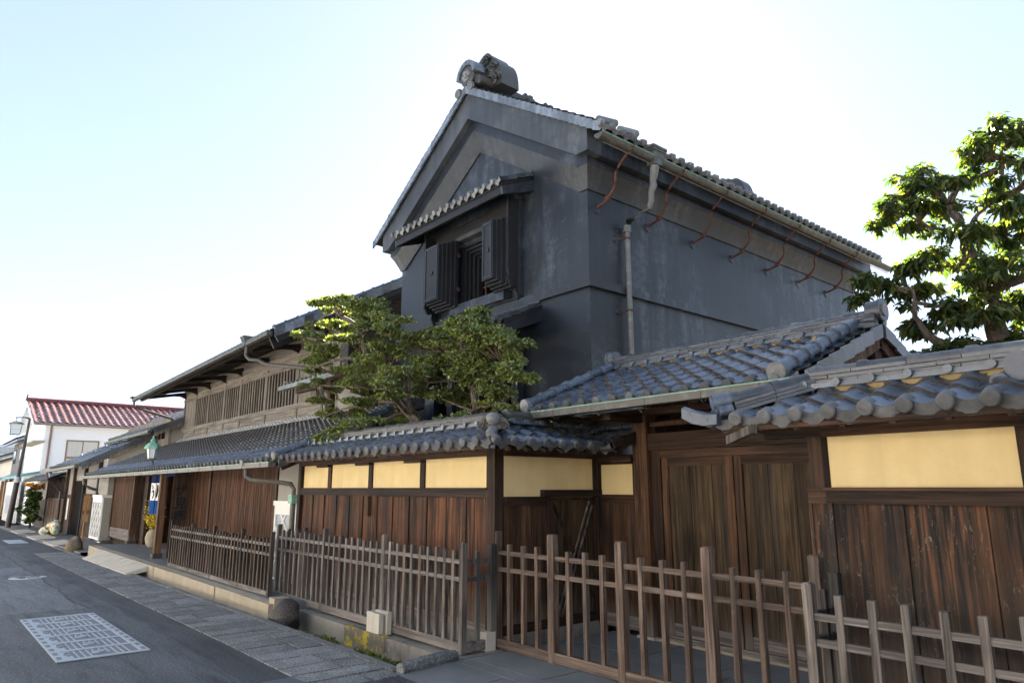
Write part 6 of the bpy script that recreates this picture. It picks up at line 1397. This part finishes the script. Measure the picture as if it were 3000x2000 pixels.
tree('garden_tree', 'round-headed pruned evergreen before the black storehouse front', 'tree', KK, 6.1,
     [([(1525, 1095), (1520, 960), (1500, 820), (1480, 700), (1440, 600), (1380, 560), (1250, 545), (1120, 540)], .065, .022, [0] * 8), ([(1470, 680), (1560, 560), (1640, 470), (1700, 430)], .03, .012, [0, .1, .15, .2]), ([(1430, 590), (1400, 480), (1460, 380)], .028, .01, [0, -.1, -.1]), ([(1510, 860), (1640, 800), (1760, 740)], .028, .01, [0, -.1, -.2]), ([(1510, 1030), (1400, 990), (1250, 930)], .022, .01, [0, -.1, -.2]), ([(1515, 1000), (1640, 985), (1760, 965)], .022, .01, [0, -.1, -.2]), ([(1560, 560), (1700, 600), (1840, 640)], .02, .01, [.1, 0, -.1]), ([(1500, 800), (1320, 780), (1150, 800)], .025, .01, [0, .1, .1])],
     [(1530, 260, 110, 50), (1440, 330, 150, 60), (1600, 330, 120, 65), (1290, 400, 130, 55), (1130, 440, 120, 50), (1050, 500, 110, 45), (1420, 420, 170, 55), (1650, 430, 160, 75), (1780, 470, 110, 65), (1210, 500, 130, 40), (1540, 500, 130, 50), (1600, 600, 160, 65), (1850, 590, 105, 75), (1730, 580, 120, 70), (1230, 620, 130, 45), (1340, 680, 130, 50), (1690, 690, 120, 55), (1860, 730, 110, 70), (1090, 700, 110, 60), (1150, 790, 140, 70), (1420, 750, 150, 65), (1560, 740, 120, 60), (1630, 800, 110, 45), (1260, 900, 90, 45), (1080, 880, 90, 50), (1340, 940, 90, 40), (1740, 930, 130, 65), (1640, 1000, 110, 50), (1410, 1070, 80, 28), (1780, 1020, 90, 40), (1450, 870, 110, 45)],
     'leaf_holly', .060, .016, (.00235, .9, 1.0), 1.15, sd=4)
KR = (2350, 300, 650 / 1199)
tree('broadleaf_tree', 'loose sunlit broadleaf evergreen rising behind the tiled walls', 'tree', KR, 11.5,
     [([(1120, 1400), (1040, 1200), (980, 1060), (930, 880), (880, 740), (830, 620), (790, 560)], .17, .05, [0] * 7), ([(1010, 1130), (1080, 900), (1090, 650), (1080, 400), (1070, 200)], .08, .02, [.2, .4, .5, .5, .5]), ([(850, 1340), (760, 1310), (680, 1260), (610, 1160), (600, 1010)], .09, .02, [-.2, -.3, -.4, -.5, -.5]), ([(1080, 1330), (950, 1350), (850, 1340)], .10, .08, [0, -.1, -.2]), ([(820, 690), (700, 680), (560, 600)], .03, .012, [0, 0, 0]), ([(870, 730), (950, 600), (1040, 540)], .04, .015, [0, .1, .2]), ([(950, 920), (800, 880), (650, 900), (450, 990)], .05, .015, [0, 0, 0, 0])],
     [(1060, 140, 100, 50), (1150, 190, 90, 50), (980, 250, 110, 45), (1120, 300, 100, 60), (930, 310, 80, 35), (640, 365, 80, 40), (720, 430, 130, 55), (570, 480, 85, 45), (830, 440, 80, 50), (480, 580, 95, 50), (640, 570, 120, 50), (400, 660, 60, 40), (800, 560, 90, 50), (910, 400, 60, 40), (1050, 520, 130, 55), (1150, 560, 90, 60), (930, 690, 110, 60), (1070, 680, 110, 60), (1160, 760, 80, 60), (600, 870, 130, 50), (740, 880, 110, 50), (870, 850, 70, 45), (350, 960, 75, 45), (460, 980, 110, 50), (580, 1030, 120, 50), (300, 1060, 60, 35), (690, 1010, 80, 45), (960, 950, 90, 55), (1050, 870, 110, 65), (1140, 940, 90, 60), (860, 1180, 140, 50), (1000, 1150, 130, 55), (650, 1220, 120, 45), (1130, 1130, 100, 60), (560, 1210, 55, 38), (770, 1330, 110, 45), (900, 1340, 130, 50), (1050, 1290, 130, 70), (1160, 1300, 110, 70), (1300, 600, 150, 80), (1320, 850, 150, 80), (1300, 1100, 150, 90), (1280, 350, 120, 70), (1000, 1060, 120, 50), (800, 1090, 100, 40), (650, 660, 110, 45)],
     'leaf_camellia', .135, .030, (.0031, 1.2, 2.0), .22, droop=.5, sd=5)
tree('flowering_shrub', 'tall green shrub with orange and yellow tips beside the white wall', 'shrub', (0, 1150, 300 / 1045), 4.45,
     [([(300, 1360), (320, 1200), (345, 1060), (370, 980)], .05, .02, [0, 0, 0, 0])], [(330, 1040, 35, 60), (310, 1130, 50, 60), (300, 1220, 55, 60), (300, 1300, 45, 45), (370, 1080, 30, 60), (350, 1180, 35, 60)], 'leaf_shrub', .16, .06, (.006, .8, 1.5), .35, base=-.36, sd=8)
tree('flowering_shrub', 'orange tipped shrub top over the green shrub', 'shrub', (0, 1150, 300 / 1045), 4.5, [([(345, 1100), (365, 990)], .03, .01, [0, 0])], [(370, 960, 45, 22), (320, 995, 25, 14)], 'leaf_orange', .16, .06, (.006, .5, 1.2), .5, base=-.36, sd=9)
